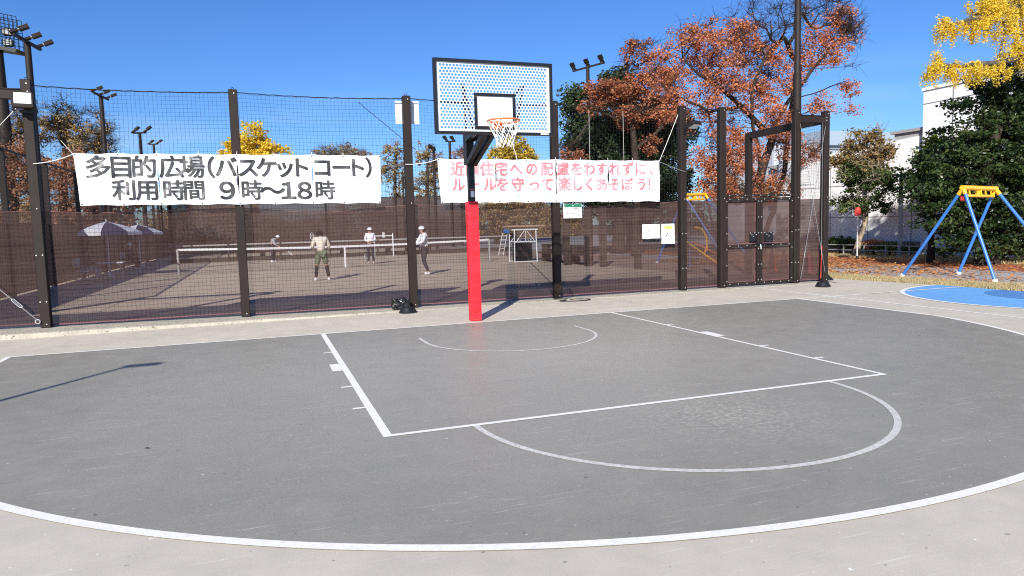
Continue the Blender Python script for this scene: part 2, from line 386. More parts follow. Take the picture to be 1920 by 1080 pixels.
# top cable
for i in range(len(PX)-1):
    x0, x1 = PX[i]+.075, PX[i+1]-.075
    if i in (0, 7): continue
    n = max(3, int((x1-x0)/.1)); sag = .035*(x1-x0)/3
    c = MB().tube([(x0+(x1-x0)*k/n, -.02+.004*math.sin(k*1.7), TOPZ-.05-sag*4*(k/n)*(1-k/n)+.005*math.sin(k*2.3)) for k in range(n+1)], .009, 5)
    c.build('top_cable', MT['net'], fence)
def netting(mb, x0, x1, z0, z1, y, pitch=.067, r=.0018, amp=.010, seed=0, flat=False):
    rn = random.Random(seed); vs = mb
    ph = [rn.uniform(0, 6.28) for _ in range(6)]
    def W(x, z):
        dx = amp*math.sin(z*1.3+x*.8+ph[0]) + amp*.4*math.sin(z*5.1+ph[1]+x*3)
        dz = amp*math.sin(x*1.1+ph[2]+z*.6) + amp*.4*math.sin(x*4.3+ph[3]+z*2) - .035*4*((x-x0)/(x1-x0))*(1-(x-x0)/(x1-x0))*(z-z0)/(z1-z0)*((x1-x0)/3)
        return x+dx, y+.010*math.sin(x*2+z*2.5+ph[4]), z+dz
    nx = int((x1-x0)/pitch); nz = int((z1-z0)/pitch)
    for i in range(nx+1):
        x = x0+(x1-x0)*i/nx; k = int((z1-z0)/.4)
        mb.tube([W(x, z0+(z1-z0)*j/k) for j in range(k+1)], r, 3, False)
    for j in range(nz+1):
        z = z0+(z1-z0)*j/nz; k = max(2, int((x1-x0)/.4))
        mb.tube([W(x0+(x1-x0)*i/k, z) for i in range(k+1)], r, 3, False)
def scrim_sheet(x0, x1, z0, z1, y, seed, parent, hem=True, droop=0.0):
    mb = MB(); nx = max(4, int((x1-x0)/.14)); nz = 14; rn = random.Random(seed); a = rn.uniform(0, 6)
    vs = []
    for j in range(nz+1):
        for i in range(nx+1):
            u, v = i/nx, j/nz; x = x0+(x1-x0)*u
            z = z0+(z1-z0)*v + (v**3)*(-droop*4*u*(1-u)*(.8+.4*math.sin(a+u*5)))
            vs.append((x, y+.014*math.sin(u*7+a+v*3)*math.sin(v*3.14)+.008*math.sin(u*31+a)*v, z))
    mb.add(vs, [(j*(nx+1)+i, j*(nx+1)+i+1, (j+1)*(nx+1)+i+1, (j+1)*(nx+1)+i) for j in range(nz) for i in range(nx)])
    s = mb.build('mesh_sheet', MT['scrim'], parent, 'all')
    if hem:
        for z_, e in ((vs[(nx+1)*nz:], .006), (vs[:nx+1], .012)):
            h = MB(); h.add([(p[0], p[1]-.006, p[2]-e) for p in z_]+[(p[0], p[1]-.006, p[2]+e*.6) for p in z_], [(i, i+1, nx+2+i, nx+1+i) for i in range(nx)])
            h.build('hem', MT['hem'], s)
    return s
for i in range(len(PX)-1):
    x0, x1 = PX[i]+.076, PX[i+1]-.076
    b = curb_z((x0+x1)/2)+.035
    if i == 6:
        nb = MB(); netting(nb, x0, x1, 2.13, TOPZ-.08, -.03, seed=i); nb.build('netting', MT['net'], fence); continue
    nb = MB(); netting(nb, x0, x1, b+.01, TOPZ-.07 if i not in (0, 7) else 3.84, -.03, seed=i); nb.build('netting', MT['net'], fence)
    scrim_sheet(x0-.05, x1+.05, b+.02, SC-.02, .085, i, fence, True, {1:.05,2:.09,3:.03,4:.13,5:.02}.get(i, .02))
# dark zig-zag seam cord in two bays
MB().tube([(at(670,188,FY)[0]+.05*k+(.018 if k % 2 else 0), -.035, 3.98-.041*k) for k in range(22)], .006, 5).build('seam_cord', MT['net'], fence)
MB().tube([(1.98+.035*k+(.012 if k % 2 else 0), -.035, .80-.034*k) for k in range(20)], .007, 5).build('seam_cord', MT['net'], fence)
# brace wires with turnbuckles
def wire(p0, p1, parent, tb=None, r=.0055):
    w = MB().tube([p0, p1], r, 6).build('brace_wire', MT['wire'], parent)
    if tb:
        a, b = Vector(p0), Vector(p1); d = (b-a).normalized(); q = a+(b-a)*tb; o = d.orthogonal().normalized()*.022
        t = MB().tube([q-d*.11, q-d*.08+o, q+d*.08+o, q+d*.11, q+d*.08-o, q-d*.08-o, q-d*.11], .006, 6); t.build('turnbuckle', MT['bolt'], w)
    return w
wy = -.10
wire((PX[1]-.1, wy, .22), (PX[0]+.1, wy, 3.6), fence, .09, .008); wire((PX[1]-.12, wy, 3.72), (PX[0]+.1, wy, .3), fence)
ring = MB().tube([(PX[1]-.1+.035*math.cos(a), wy, .2+.035*math.sin(a)) for a in np.linspace(0, 6.283, 13)], .009, 6); ring.build('eye_bolt', MT['bolt'], fence)
x0, x1 = PX[7]+.04, PX[8]-.03
wire((x0+.05, wy, .12), (x1-.06, wy, 3.75), fence, .16); wire((x1-.02, wy, .25), (x0, wy, 3.8), fence, .14); wire((x1-.14, wy, .12), (x1-.14, wy, 3.85), fence, None)
MB().tube([(x1-.16, wy-.01, .1), (x1-.15, wy-.01, .5), (x1-.13, wy-.01, .9)], .008, 6).build('red_rope', MT['redp'], fence)
# return fence running back from the right corner post
e = at(1405,252,5.7)
rt = MB().box((e[0]-.02, 5.7-FY, 2.0), (.15,.15,4.0)); rt.build('post', MT['post'], fence)
MB().bar((PX[8]+.01, .08, 3.93), (e[0]-.02, 5.7-FY-.08, 3.93), .13, .17).build('top_beam', MT['post'], fence)
nb = MB(); netting(nb, 0, 2.9, 2.06, 3.9, 0, seed=33)
nb.v = [(PX[8]+(e[0]-PX[8])*x/2.9+y, x+.05, z) for x, y, z in nb.v]; nb.build('netting', MT['net'], fence)

# gate in the bay between posts 6 and 7
gx0, gx1 = PX[6]+.085, PX[7]-.085; gm = (gx0+gx1)/2
hd = MB().box(((gx0+gx1)/2, 0, 2.135), (gx1-gx0+.015, .10, .05)); h = hd.build('gate_header', MT['post'], fence)
for k in range(9): bolt(h, gx0+.1+(gx1-gx0-.2)*k/8, -.052, 2.135)
for s, (a, b) in enumerate(((gx0, gm-.008), (gm+.008, gx1))):
    leaf = thing('gate_leaf', (0,0,0), None, None); leaf.parent = fence
    z0, z1 = .05, 2.085; w = .07
    def rail(z): return MB().box(((a+b)/2, 0, z), (b-a-2*w-.004, .06, w))
    for nm, mb in (('stile', MB().box((a+w/2, 0, (z0+z1)/2), (w,.062,z1-z0))), ('stile', MB().box((b-w/2, 0, (z0+z1)/2), (w,.062,z1-z0))), ('rail', rail(z0+w/2)), ('rail', rail(z1-w/2)), ('rail', rail(.97))):
        mb.build(nm, MT['post'], leaf)
    for zz0, zz1 in ((z0+w, .93), (1.01, z1-w)):
        scrim_sheet(a+w-.01, b-w+.01, zz0+.005, zz1-.005, .035, 50+s, leaf, True)
        for xe in ((b-w-.012, a+w+.012)[s], b-w-.02): MB().box((xe, .028, (zz0+zz1)/2), (.012,.004,zz1-zz0-.04)).build('side_hem', MT['hem'], leaf)
    MB().box((b-w-.12 if s == 0 else a+w+.17, -.035, 1.17), (.18 if s == 0 else .26, .012, .19)).build('lock_plate', MT['black'], leaf)
    for k in range(5):
        bolt(leaf, (b-w-.2+.04*k) if s == 0 else (a+w+.05+.06*k), -.043, 1.26-.04*(k % 3))
    for k in range(4):
        for z in (z0+.035, z1-.035, .97): bolt(leaf, a+.12+(b-a-.24)*k/3, -.032, z)
    for k in range(6):
        for x in (a+.035, b-.035): bolt(leaf, x, -.032, .15+k*.37)
MB().bar((gm-.22,-.05,1.0),(gm+.34,-.05,1.0),.03,.03).build('gate_latch', MT['black'], fence)
MB().tube([(gm,-.06,.99),(gm+.02,-.065,.93),(gm,-.06,.87),(gm-.02,-.065,.93),(gm,-.06,.99)], .007, 6).build('padlock', MT['bolt'], fence)

# ------------------------------------------------------------------ banners
def dyf(x, z):
    zz = (z-2.5)
    return (.013*math.sin(x*3.7+zz*1.3)+.010*math.sin(x*9.1-zz*7+1.3)+.006*math.sin(x*17+zz*13)+.0035*math.sin(x*29-zz*21+.5))
BY = FY-.115
def bp(px, py): p = at(px, py, BY); return p[0], p[2]
def banner_mat():
    m = mat('white_vinyl', (.86,.86,.86), .38, .45); g = G(m)
    n = g.noise(2.2, 4, g.map((1.6, 1, .9)), .6); n2 = g.noise(7, 3, g.map((1, 1, .5)))
    h = g.math('ADD', n, g.math('MULTIPLY', n2, .25)); g.bump(h, .55, .05)
    t = g.n.new('ShaderNodeBsdfTranslucent'); t.inputs['Color'].default_value = (.8,.8,.8,1)
    mx = g.n.new('ShaderNodeMixShader'); mx.inputs[0].default_value = .12
    g.L(g.b.outputs[0], mx.inputs[1]); g.L(t.outputs[0], mx.inputs[2]); g.L(mx.outputs[0], g.n['Material Output'].inputs['Surface'])
    return m
def ink_mat(name, c, c2, rough=.3, spec=.6):
    m = mat(name, c, rough, spec); g = G(m)
    n = g.noise(2.6, 3, g.map((2.4, 1, 1.1), 0)); n2 = g.noise(7, 3, g.map((1, 1, .5)))
    g.L(g.mix(g.ramp(n, [(.42, 0.0), (.66, 1.0)]), c, c2), g.b.inputs['Base Color'])
    g.bump(g.math('ADD', g.noise(2.2, 4, g.map((1.6, 1, .9)), .6), g.math('MULTIPLY', n2, .25)), .30, .05)
    return m
MT['banner'] = banner_mat()
MT['inkA'] = ink_mat('faded_black_ink', (.030,.030,.031), (.075,.075,.075), .42, .4)
MT['inkB'] = ink_mat('faded_red_ink', (.56,.14,.16), (.70,.31,.33))
MT['inkC'] = ink_mat('faded_green_ink', (.40,.66,.40), (.62,.80,.62))
def glyph(ch, size, bold):
    cu = bpy.data.curves.new('t', 'FONT'); cu.body = ch; cu.size = size; cu.offset = 0; cu.resolution_u = 3; cu.fill_mode = 'FRONT'
    o = bpy.data.objects.new('t', cu); C.objects.link(o); dg = bpy.context.evaluated_depsgraph_get(); dg.update()
    me = bpy.data.meshes.new_from_object(o.evaluated_get(dg)); bpy.data.objects.remove(o); bpy.data.curves.remove(cu); return me
def lettering(chars, em, bold, py, m, parent, wx=1.0, asc=.37, lift=.009, emx=None):
    bm = bmesh.new()
    for ch, px in chars:
        cx, cz = bp(px, py); me = glyph(ch, em, bold)
        if not len(me.vertices): continue
        xs = [v.co.x for v in me.vertices]; mx = (min(xs)+max(xs))/2
        base_co = [v.co.copy() for v in me.vertices]
        for q, (ox, oz) in enumerate(((0,0),(1,0),(-1,0),(0,.8),(0,-.8),(.7,.55),(-.7,.55),(.7,-.55),(-.7,-.55)) if bold else ((0,0),)):
            for v, b0 in zip(me.vertices, base_co): v.co = Vector((cx+(b0.x-mx)*wx+ox*bold, -q*.0002, cz+b0.y-em*asc+oz*bold))
            bm.from_mesh(me)
        bpy.data.meshes.remove(me)
    bmesh.ops.triangulate(bm, faces=bm.faces[:])
    x0 = min(v.co.x for v in bm.verts); x1 = max(v.co.x for v in bm.verts); z0 = min(v.co.z for v in bm.verts); z1 = max(v.co.z for v in bm.verts)
    for ax, a0, a1 in ((0, x0, x1), (2, z0, z1)):
        k = a0
        while k < a1:
            nrm = Vector((1,0,0)) if ax == 0 else Vector((0,0,1))
            bmesh.ops.bisect_plane(bm, geom=bm.verts[:]+bm.edges[:]+bm.faces[:], plane_co=nrm*k, plane_no=nrm); k += .04
    for v in bm.verts: v.co.y += BY+dyf(v.co.x, v.co.z)-lift
    for f in bm.faces:
        f.normal_update()
        if f.normal.y > 0: f.normal_flip()
    me = bpy.data.meshes.new('lettering'); bm.to_mesh(me); bm.free()
    for v in me.vertices: v.co -= Vector(parent.location)
    return link('lettering', me, m, parent)
def banner(root, corners, slits):
    (tl, tr, br_, bl) = [bp(*c) for c in corners]
    us = set(np.linspace(0, 1, 140)); sl = []
    for px, y0, y1 in slits:
        x, _ = bp(px, (y0+y1)/2); u = (x-tl[0])/(tr[0]-tl[0]); us |= {u-.0012, u+.0012, u}; sl.append((u, bp(px, y1)[1], bp(px, y0)[1]))
    us = sorted(us); vs = np.linspace(0, 1, 34); V = []; F = []
    for v in vs:
        for u in us:
            x = (bl[0]+(br_[0]-bl[0])*u)*(1-v)+(tl[0]+(tr[0]-tl[0])*u)*v; z = (bl[1]+(br_[1]-bl[1])*u)*(1-v)+(tl[1]+(tr[1]-tl[1])*u)*v
            if v in (0.0, 1.0): z += .014*math.sin(u*math.pi*8)**2*(1 if v == 0 else -1)
            for su, z0, z1 in sl:
                if abs(u-su) < .0014 and z0 < z < z1 and abs(u-su) > 1e-6:
                    x += (1 if u > su else -1)*.008*math.sin(math.pi*(z-z0)/(z1-z0))
            V.append((x, BY+dyf(x, z), z))
    n = len(us)
    for j in range(len(vs)-1):
        for i in range(n-1):
            uc = (us[i]+us[i+1])/2; zc = V[j*n+i][2]+.015
            if any(abs(uc-su) < .0012 and z0 < zc < z1 for su, z0, z1 in sl): continue
            F.append((j*n+i, j*n+i+1, (j+1)*n+i+1, (j+1)*n+i))
    mb = MB(); mb.add(V, F); sh = mb.build('banner_sheet', MT['banner'], root, 'all', off=root.location)
    for row, k in ((0, 8), (len(vs)-1, 8)):
        for q in range(k+1):
            i = min(n-1, int((n-1)*q/k)); p = V[row*n+i]; s_ = 1 if row == 0 else -1
            xx = p[0]+(.02 if q == 0 else -.02 if q == k else 0)
            r_ = MB().lathe([(.004,0),(.011,.002),(.013,0)], n=10); g = r_.build('eyelet', MT['black'], sh)
            g.location = (xx-root.location[0], p[1]-.008-root.location[1], p[2]+s_*.022-root.location[2]); g.rotation_euler = (math.pi/2,0,0)
            if row and 0 < q < k:
                MB().tube([(xx, p[1]-.01, p[2]-.02), (xx+.01, p[1]+.03, p[2]+.05)], .004, 5).build('tie_cord', MT['cord'], sh, off=root.location)
    return sh, V, n
b1 = thing('banner', (-3.6, BY, 2.5), 'long white banner with black Japanese lettering, tied across the left fence bays', 'banner')
banner(b1, [(137,287),(713,291),(714,381),(151,386)], [(296,318,366),(446,306,362),(586,306,342)])
lettering([('多',184),('目',227),('的',270),('広',321),('場',360)], .405, .008, 313, MT['inkA'], b1, 1.04)
lettering([('（',396),('バ',424),('ス',465),('ケ',500),('ッ',534),('ト',566),('コ',604),('ー',640),('ト',671),('）',691)], .385, .012, 314, MT['inkA'], b1, 1.0)
lettering([('利',232),('用',275),('時',327),('間',364),('時',473),('時',610)], .37, .008, 356.5, MT['inkA'], b1, 1.04)
lettering([('９',426),('～',511),('１',541),('８',571)], .40, .012, 357, MT['inkA'], b1, 1.15)
b2 = thing('banner', (2.7, BY, 2.5), 'white banner with faded red Japanese lettering, hung behind the hoop pole', 'banner')
banner(b2, [(820,297),(1237,301),(1236,378),(827,381)], [(928,308,350),(1042,302,368),(1142,312,352)])
lettering([('近',858),('隣',886),('住',912),('宅',939.5),('へ',967),('の',997),('配',1025.5),('慮',1055),('を',1080.5),('わ',1104.5),('す',1129),('れ',1153),('ず',1177),('に',1200),('、',1220)], .295, .008, 316.5, MT['inkB'], b2, .98)
lettering([('ル',860),('ー',888),('ル',918),('を',942),('守',970.5),('っ',1002),('て',1026),('楽',1058),('し',1083),('く',1104),('あ',1128),('そ',1152),('ぼ',1176),('う',1201),('！',1217)], .295, .008, 345.5, MT['inkB'], b2, .98)
lettering([(c, x) for c, x in zip('AZUSAWA', (971,982,993,1004,1014,1026,1037))], .145, .001, 367, MT['inkC'], b2, 1.0, .35)
lettering([(c, x) for c, x in zip('SportsField', (1049,1056,1063,1069,1074,1080,1092,1098,1102,1108,1114))], .13, .0005, 367, MT['inkC'], b2, 1.0, .35)
def rope(p0, p1, sag=.03, r=.006, m='cord', parent=None, name='rope', off=(0,0,0)):
    p0, p1 = Vector(p0), Vector(p1); k = 10
    return MB().tube([p0.lerp(p1, i/k)-Vector((0,0,sag*4*(i/k)*(1-i/k))) for i in range(k+1)], r, 6).build(name, MT[m], parent, off=off)
def bw(px, py, dy=0): p = at(px, py, BY); return (p[0], BY+dy, p[2])
rope(bw(137,289), bw(62,307,.0), .03, .006, 'cord', b1, 'tie_rope', b1.location)
rope(bw(137,289), bw(113,263,.03), 0, .004, 'cord', b1, 'tie_rope', b1.location)
rope(bw(820,299), bw(760,308,.0), .03, .006, 'cord', b2, 'tie_rope', b2.location)
rope(bw(1236,303), bw(1285,322,.0), .01, .006, 'wire', b2, 'tie_rope', b2.location)
rope(bw(1236,303), bw(1272,215,.02), .01, .006, 'cord', b2, 'tie_rope', b2.location)
for a, b in ((1108, 205), (1172, 207)): rope(bw(a,300,.05), bw(a-2,b,.05), 0, .0026, 'cord', b2, 'tie_rope', b2.location)

# ------------------------------------------------------------------ notices on the fence
def notice(px0, py0, px1, py1, label, curl=0.0, name='notice_sheet', Y=FY-.045):
    a = at(px0, py0, Y); b = at(px1, py1, Y); w = b[0]-a[0]; h = a[2]-b[2]
    t = thing(name, (a[0], Y, b[2]), label, 'notice')
    mb = MB(); n = 8
    vs = [(w*i/n, -.008-.01*math.sin(i*.9+j)*(.4)-curl*(max(0, i/n-.6)**2)*(1-j/n)*2, h*j/n) for j in range(n+1) for i in range(n+1)]
    vs += [(x, y+.003, z) for x, y, z in vs]; N = (n+1)**2
    fs = [(j*(n+1)+i, j*(n+1)+i+1, (j+1)*(n+1)+i+1, (j+1)*(n+1)+i) for j in range(n) for i in range(n)]
    mb.add(vs, fs+[tuple(N+k for k in f[::-1]) for f in fs]); mb.build('sheet', MT['paper'], t, 'all')
    return t, w, h
def marks(t, rows, m, y=-.024):
    mb = MB()
    for x0, x1, z, hh in rows:
        k = max(1, int((x1-x0)/(hh*1.3)))
        for i in range(k):
            if random.random() < .15: continue
            xx = x0+(x1-x0)*i/k; mb.box((xx+hh*.5, y, z), (hh*.85, .002, hh*random.uniform(.6,1)))
    mb.build('print', MT[m], t)
t, w, h = notice(1056,382,1091,408.5, 'small white notice with a green header under the red-lettered banner')
MB().box((w/2, -.022, h*.86), (w*.94,.003,h*.2)).build('header_band', MT['greenink'], t)
marks(t, [(w*.45,w*.62,h*.86,.03)], 'paper', -.026)
marks(t, [(w*.08,w*.9,h*.66,.018)], 'ink'); marks(t, [(w*.08,w*.88,h*.55,.018)], 'inkred'); marks(t, [(w*.08,w*.3,h*.43,.018),(w*.08,w*.6,h*.32,.018),(w*.78,w*.9,h*.16,.03)], 'ink'); marks(t, [(w*.35,w*.75,h*.43,.015)], 'inkred')
t, w, h = notice(1204,421,1237,446.5, 'landscape laminated notice on the mesh, left of the yellow-stained one', .03)
fr = MB()
for a, b, c, d in ((w*.5,h*.86,w*.74,.006),(w*.5,h*.16,w*.74,.006),(w*.13,h*.5,.006,h*.7),(w*.87,h*.5,.006,h*.7)): fr.box((a, -.022, b), (c,.002,d))
fr.build('border', MT['steelgrey'], t)
marks(t, [(w*.3,w*.4,h*.55,.022),(w*.55,w*.8,h*.55,.018),(w*.25,w*.36,h*.4,.022),(w*.5,w*.76,h*.4,.018)], 'ink')
t, w, h = notice(1240,420,1264,456.5, 'portrait laminated notice with a yellow patch, beside the fence post', .06)
MB().prism([(w*.5+w*.36*math.cos(a)*(1+.15*math.sin(3*a)), h*.82+h*.08*math.sin(a)) for a in np.linspace(0,6.28,16)[:-1]], 0, .002).build('yellow_patch', MT['yellow_ink'], t)
o = t.children[-1]
for v in o.data.vertices: v.co = Vector((v.co.x, -.024-v.co.z, v.co.y))
marks(t, [(w*.4,w*.62,h*.52,.03),(w*.3,w*.6,h*.42,.028)], 'ink')
t, w, h = notice(740,189,786,233, 'white square panel behind the net at the top of the fence post', 0, 'hanging_board', FY+.10)
t['category'] = 'panel'

# ------------------------------------------------------------------ basketball hoop
hoop = thing('basketball_hoop', (.05, .30, 0), 'outdoor basketball hoop with perforated white backboard, black arm and red padded pole', 'basketball hoop')
HO = Vector((.05,.30,0))
pad = MB(); pw = .088; poly = [(-pw,-.035),(-.045,-pw),(pw,-pw),(pw,pw),(-pw,pw)]
rings = 26
for k in range(rings+1):
    z = .01+1.99*k/rings; j = .010*math.sin(k*2.1); j2 = .012*math.sin(k*3.7+1)
    pad.v += [(x*(1+j), y*(1+j2), z) for x, y in poly]
for k in range(rings):
    for i in range(5): a = k*5+i; b = k*5+(i+1) % 5; pad.f.append((a, b, b+5, a+5))
pad.f += [(4,3,2,1,0), tuple(rings*5+i for i in range(5))]
pd = pad.build('pole_pad', MT['red'], hoop)
MB().box((0,-pw-.004,.03),(.13,.006,.012)).build('pad_seam', MT['redp'], pd)
MB().bevbox((0,0,1.52),(.108,.108,3.02),.010).build('pole', MT['black'], hoop)
MB().bevbox((-.03,0,2.86),(.13,.16,.52),.01).build('pole_bracket', MT['black'], hoop)
st = MB().box((.0,-.057,2.14),(.085,.004,.16)); so = st.build('sticker', MT['ink'], hoop)
MB().box((.0,-.060,2.12),(.06,.003,.10)).build('sticker_print', MT['white'], so); MB().box((.0,-.060,2.195),(.07,.003,.012)).build('sticker_stripe', MT['orange'], so)
# arms from pole to board (board plane y=-1.2 world)
by = -1.2-HO.y; bx = -HO.x
for s in (-1, 1):
    MB().bar((s*.06,-.05,3.02),(bx+s*.22,by+.09,3.02),.07,.09).build('arm', MT['black'], hoop)
    MB().bar((s*.05,-.06,2.62),(bx+s*.07,by+.26,3.0),.07,.09).build('arm_strut', MT['black'], hoop)
    MB().bar((s*.07,-.08,3.06),(bx+s*.46,by+.05,3.62),.035,.035).build('brace_rod', MT['black'], hoop)
bd = thing('backboard', (bx, by, 0), None, None); bd.parent = hoop
W2, Z0, Z1, D = .90, 2.90, 3.95, .004
fm = MB(); fw = .042
for c, d in (((0,0,Z0+fw/2),(2*W2,.06,fw)),((0,0,Z1-fw/2),(2*W2,.06,fw)),((-W2+fw/2,0,(Z0+Z1)/2),(fw,.06,Z1-Z0-2*fw)),((W2-fw/2,0,(Z0+Z1)/2),(fw,.06,Z1-Z0-2*fw))): fm.box(c, d)
fm.build('frame', MT['black'], bd)
# perforated panel
pl = MB(); px_, pz = .0497, .0433; hx = W2-fw; cols = 33; rows = 21
gx = cols*px_/2; zb = Z0+.075; r = .0200
def cell(cx, cz, w, h, hole):
    out = [(-w/2,-h/2),(0,-h/2),(w/2,-h/2),(w/2,0),(w/2,h/2),(0,h/2),(-w/2,h/2),(-w/2,0)]
    if not hole:
        for y in (-D/2, D/2): pl.add([(cx+a, y, cz+b) for a, b in (out[0],out[2],out[4],out[6])], [(0,1,2,3)] if y < 0 else [(3,2,1,0)])
        return
    an = [math.atan2(b, a) for a, b in ((-1,-1),(0,-1),(1,-1),(1,0),(1,1),(0,1),(-1,1),(-1,0))]
    inn = [(r*math.cos(t), r*math.sin(t)) for t in an]
    vs = []
    for y in (-D/2, D/2): vs += [(cx+a, y, cz+b) for a, b in out]+[(cx+a, y, cz+b) for a, b in inn]
    fs = []
    for i in range(8):
        j = (i+1) % 8; fs += [(i, j, 8+j, 8+i), (16+j, 16+i, 24+i, 24+j), (8+i, 8+j, 24+j, 24+i)]
    pl.add(vs, fs)
ix0, ix1, iz0, iz1 = -.295, .295, 3.0, 3.45   # solid middle
for row in range(rows):
    cz = zb+pz*(row+.5); offx = (row % 2)*.5*px_
    ncol = cols-1 if row % 2 else cols
    for k in range(ncol):
        cx = -gx+px_*(k+.5)+offx
        inside = ix0-.015 < cx < ix1+.015 and iz0-.09 < cz < iz1+.02
        cell(cx, cz, px_, pz, not inside)
    if row % 2:
        for s in (-1, 1): cell(s*(gx-px_*.25), cz, px_*.5, pz, False)
for c, d in (((0,0,(Z0+fw+zb)/2),(2*hx,D,zb-Z0-fw)),((0,0,(zb+rows*pz+Z1-fw)/2),(2*hx,D,Z1-fw-zb-rows*pz)),((-(gx+hx)/2,0,zb+rows*pz/2),(hx-gx,D,rows*pz)),(((gx+hx)/2,0,zb+rows*pz/2),(hx-gx,D,rows*pz))): pl.box(c, d)
pl.build('panel', MT['whitepaint'], bd)
sq = MB(); sw = .045
for c, d in (((0,-.0115,iz1+.02),(.63,.006,sw)),((0,-.0115,iz0+.0),(.63,.006,sw)),((-.2925,-.0115,(iz0+iz1)/2+.01),(sw,.006,.405)),((.2925,-.0115,(iz0+iz1)/2+.01),(sw,.006,.405))): sq.box(c, d)
sq.build('target_square', MT['black'], bd)
MB().box((.76,-.033,2.921),(.13,.004,.018)).build('badge', MT['white'], bd)
# back frame bars seen through the holes
for s in (-1, 1): MB().bar((s*.32,.04,2.95),(s*.46,.04,3.62),.03,.03).build('stiffener', MT['black'], bd)
MB().bar((-.85,.035,3.36),(-.33,.035,3.33),.02,.02).build('stiffener', MT['black'], bd); MB().bar((.33,.035,3.33),(.85,.035,3.36),.02,.02).build('stiffener', MT['black'], bd)
RY = -.375; RZ = 3.05
rm = thing('rim', (0, RY, RZ), None, None); rm.parent = bd
MB().tube([(.225*math.cos(a), .225*math.sin(a), 0) for a in np.linspace(0, 2*math.pi, 41)], .0125, 8, False).build('ring', MT['orange'], rm, 'all')
MB().box((0,.30,-.045),(.13,.10,.07)).box((0,.357,-.02),(.17,.012,.13)).bar((-.09,.26,-.01),(-.16,.17,-.004),.04,.012).bar((.09,.26,-.01),(.16,.17,-.004),.04,.012).build('bracket', MT['orange'], rm)
nt_ = MB(); K = 12; lev = [(.215,-.01),(.19,-.10),(.155,-.19),(.125,-.28),(.118,-.36)]
for k in range(K):
    for s in (0, 1):
        pts = []
        for l, (rr_, z) in enumerate(lev):
            a = 2*math.pi*(k+(.5*l if s else -.5*l))/K; w = 1+.06*math.sin(k*2.3+l); pts.append((rr_*w*math.cos(a)+.02*l/4, rr_*w*math.sin(a), z-.008*math.sin(k*3)))
        nt_.tube(pts, .0052, 5)
for k in range(K): a = 2*math.pi*k/K; nt_.tube([(.225*math.cos(a),.225*math.sin(a),.012),(.215*math.cos(a+.05),.215*math.sin(a+.05),-.02)], .006, 5)
nt_.tube([(.10,-.06,-.35),(.13,-.08,-.45),(.15,-.08,-.52),(.155,-.08,-.56)], .0045, 5)
nt_.build('net', MT['cord'], rm)

# ------------------------------------------------------------------ small things by the fence
def dome(p, label):
    t = thing('rubber_weight', p, label, 'weight', 'black rubber weight bases by the fence')
    MB().lathe([(0,.0),(.165,0),(.172,.02),(.16,.035),(.148,.05),(.13,.095),(.11,.115),(.03,.122),(0,.122)], n=28).build('base', MT['rubber'], t, True)
    MB().tube([(-.03,0,.118),(-.03,0,.145),(.03,0,.145),(.03,0,.118)], .009, 6).build('handle', MT['rubber'], t)
p = gp(766,587); dome((p[0], p[1]+.05, curb_z(p[0]) if p[1] > 2.26 else 0), 'black rubber dome weight next to the black bag')
p = gp(1546,538); dome((p[0], p[1]+.05, 0), 'black rubber dome weight at the foot of the right corner post')
t = thing('bag', (-.80, 2.49, curb_z(-.8)), 'crumpled black bag leaning on the mesh beside the middle fence post', 'bag')
bm = bmesh.new(); bmesh.ops.create_cube(bm, size=1); bmesh.ops.subdivide_edges(bm, edges=bm.edges[:], cuts=7, use_grid_fill=True)
for v in bm.verts:
    x, y, z = v.co; k = 1-.25*abs(z)**2
    d = .035*math.sin(x*13+z*9)+.03*math.sin(z*17-x*7+y*5)
    v.co = Vector(((x*.34)*k+d*.25, y*.15+d*.7*(1 if abs(y) > .4 else .3), (z+.5)*.21+.012*math.sin(x*11)*(z+.5)))
me = bpy.data.meshes.new('bag_body'); bm.to_mesh(me); bm.free(); me.shade_smooth(); link('bag_body', me, MT['rubber'], t)
MB().tube([(-.1,-.05,.19),(-.06,-.09,.25),(.04,-.09,.25),(.09,-.05,.19)], .008, 6).build('handle', MT['rubber'], t)
MB().box((-.01,-.085,.165),(.03,.004,.018)).build('label_patch', MT['white'], t)
t = thing('weight_bag', (9.98, 3.05, 0), 'black triangular sandbag lying behind the right corner post', 'bag')
MB().add([(-.12,-.14,0),(.26,-.16,0),(.22,.16,0),(-.12,.14,0),(-.08,-.07,.40),(-.02,.06,.36),(.10,-.10,.17)], [(3,2,1,0),(0,1,6,4),(1,2,5,6),(2,3,5),(3,0,4,5),(4,6,5)]).build('sack', MT['rubber'], t)
MB().box((.04,-.125,.27),(.08,.006,.02)).build('white_tab', MT['white'], t)
hs = MB(); c0 = gp(1066,561)
hs.tube([(c0[0]+.34*math.cos(a)*(1+.06*math.sin(3*a)), 2.2+.16*math.sin(a)+.02*math.sin(2*a), .012+curb_z(c0[0])*0) for a in np.linspace(2.0, 8.0, 34)], .010, 6)
tag(hs.build('cable_loop', MT['rubber']), 'thin black cable loop lying on the concrete below the fence', 'cable')

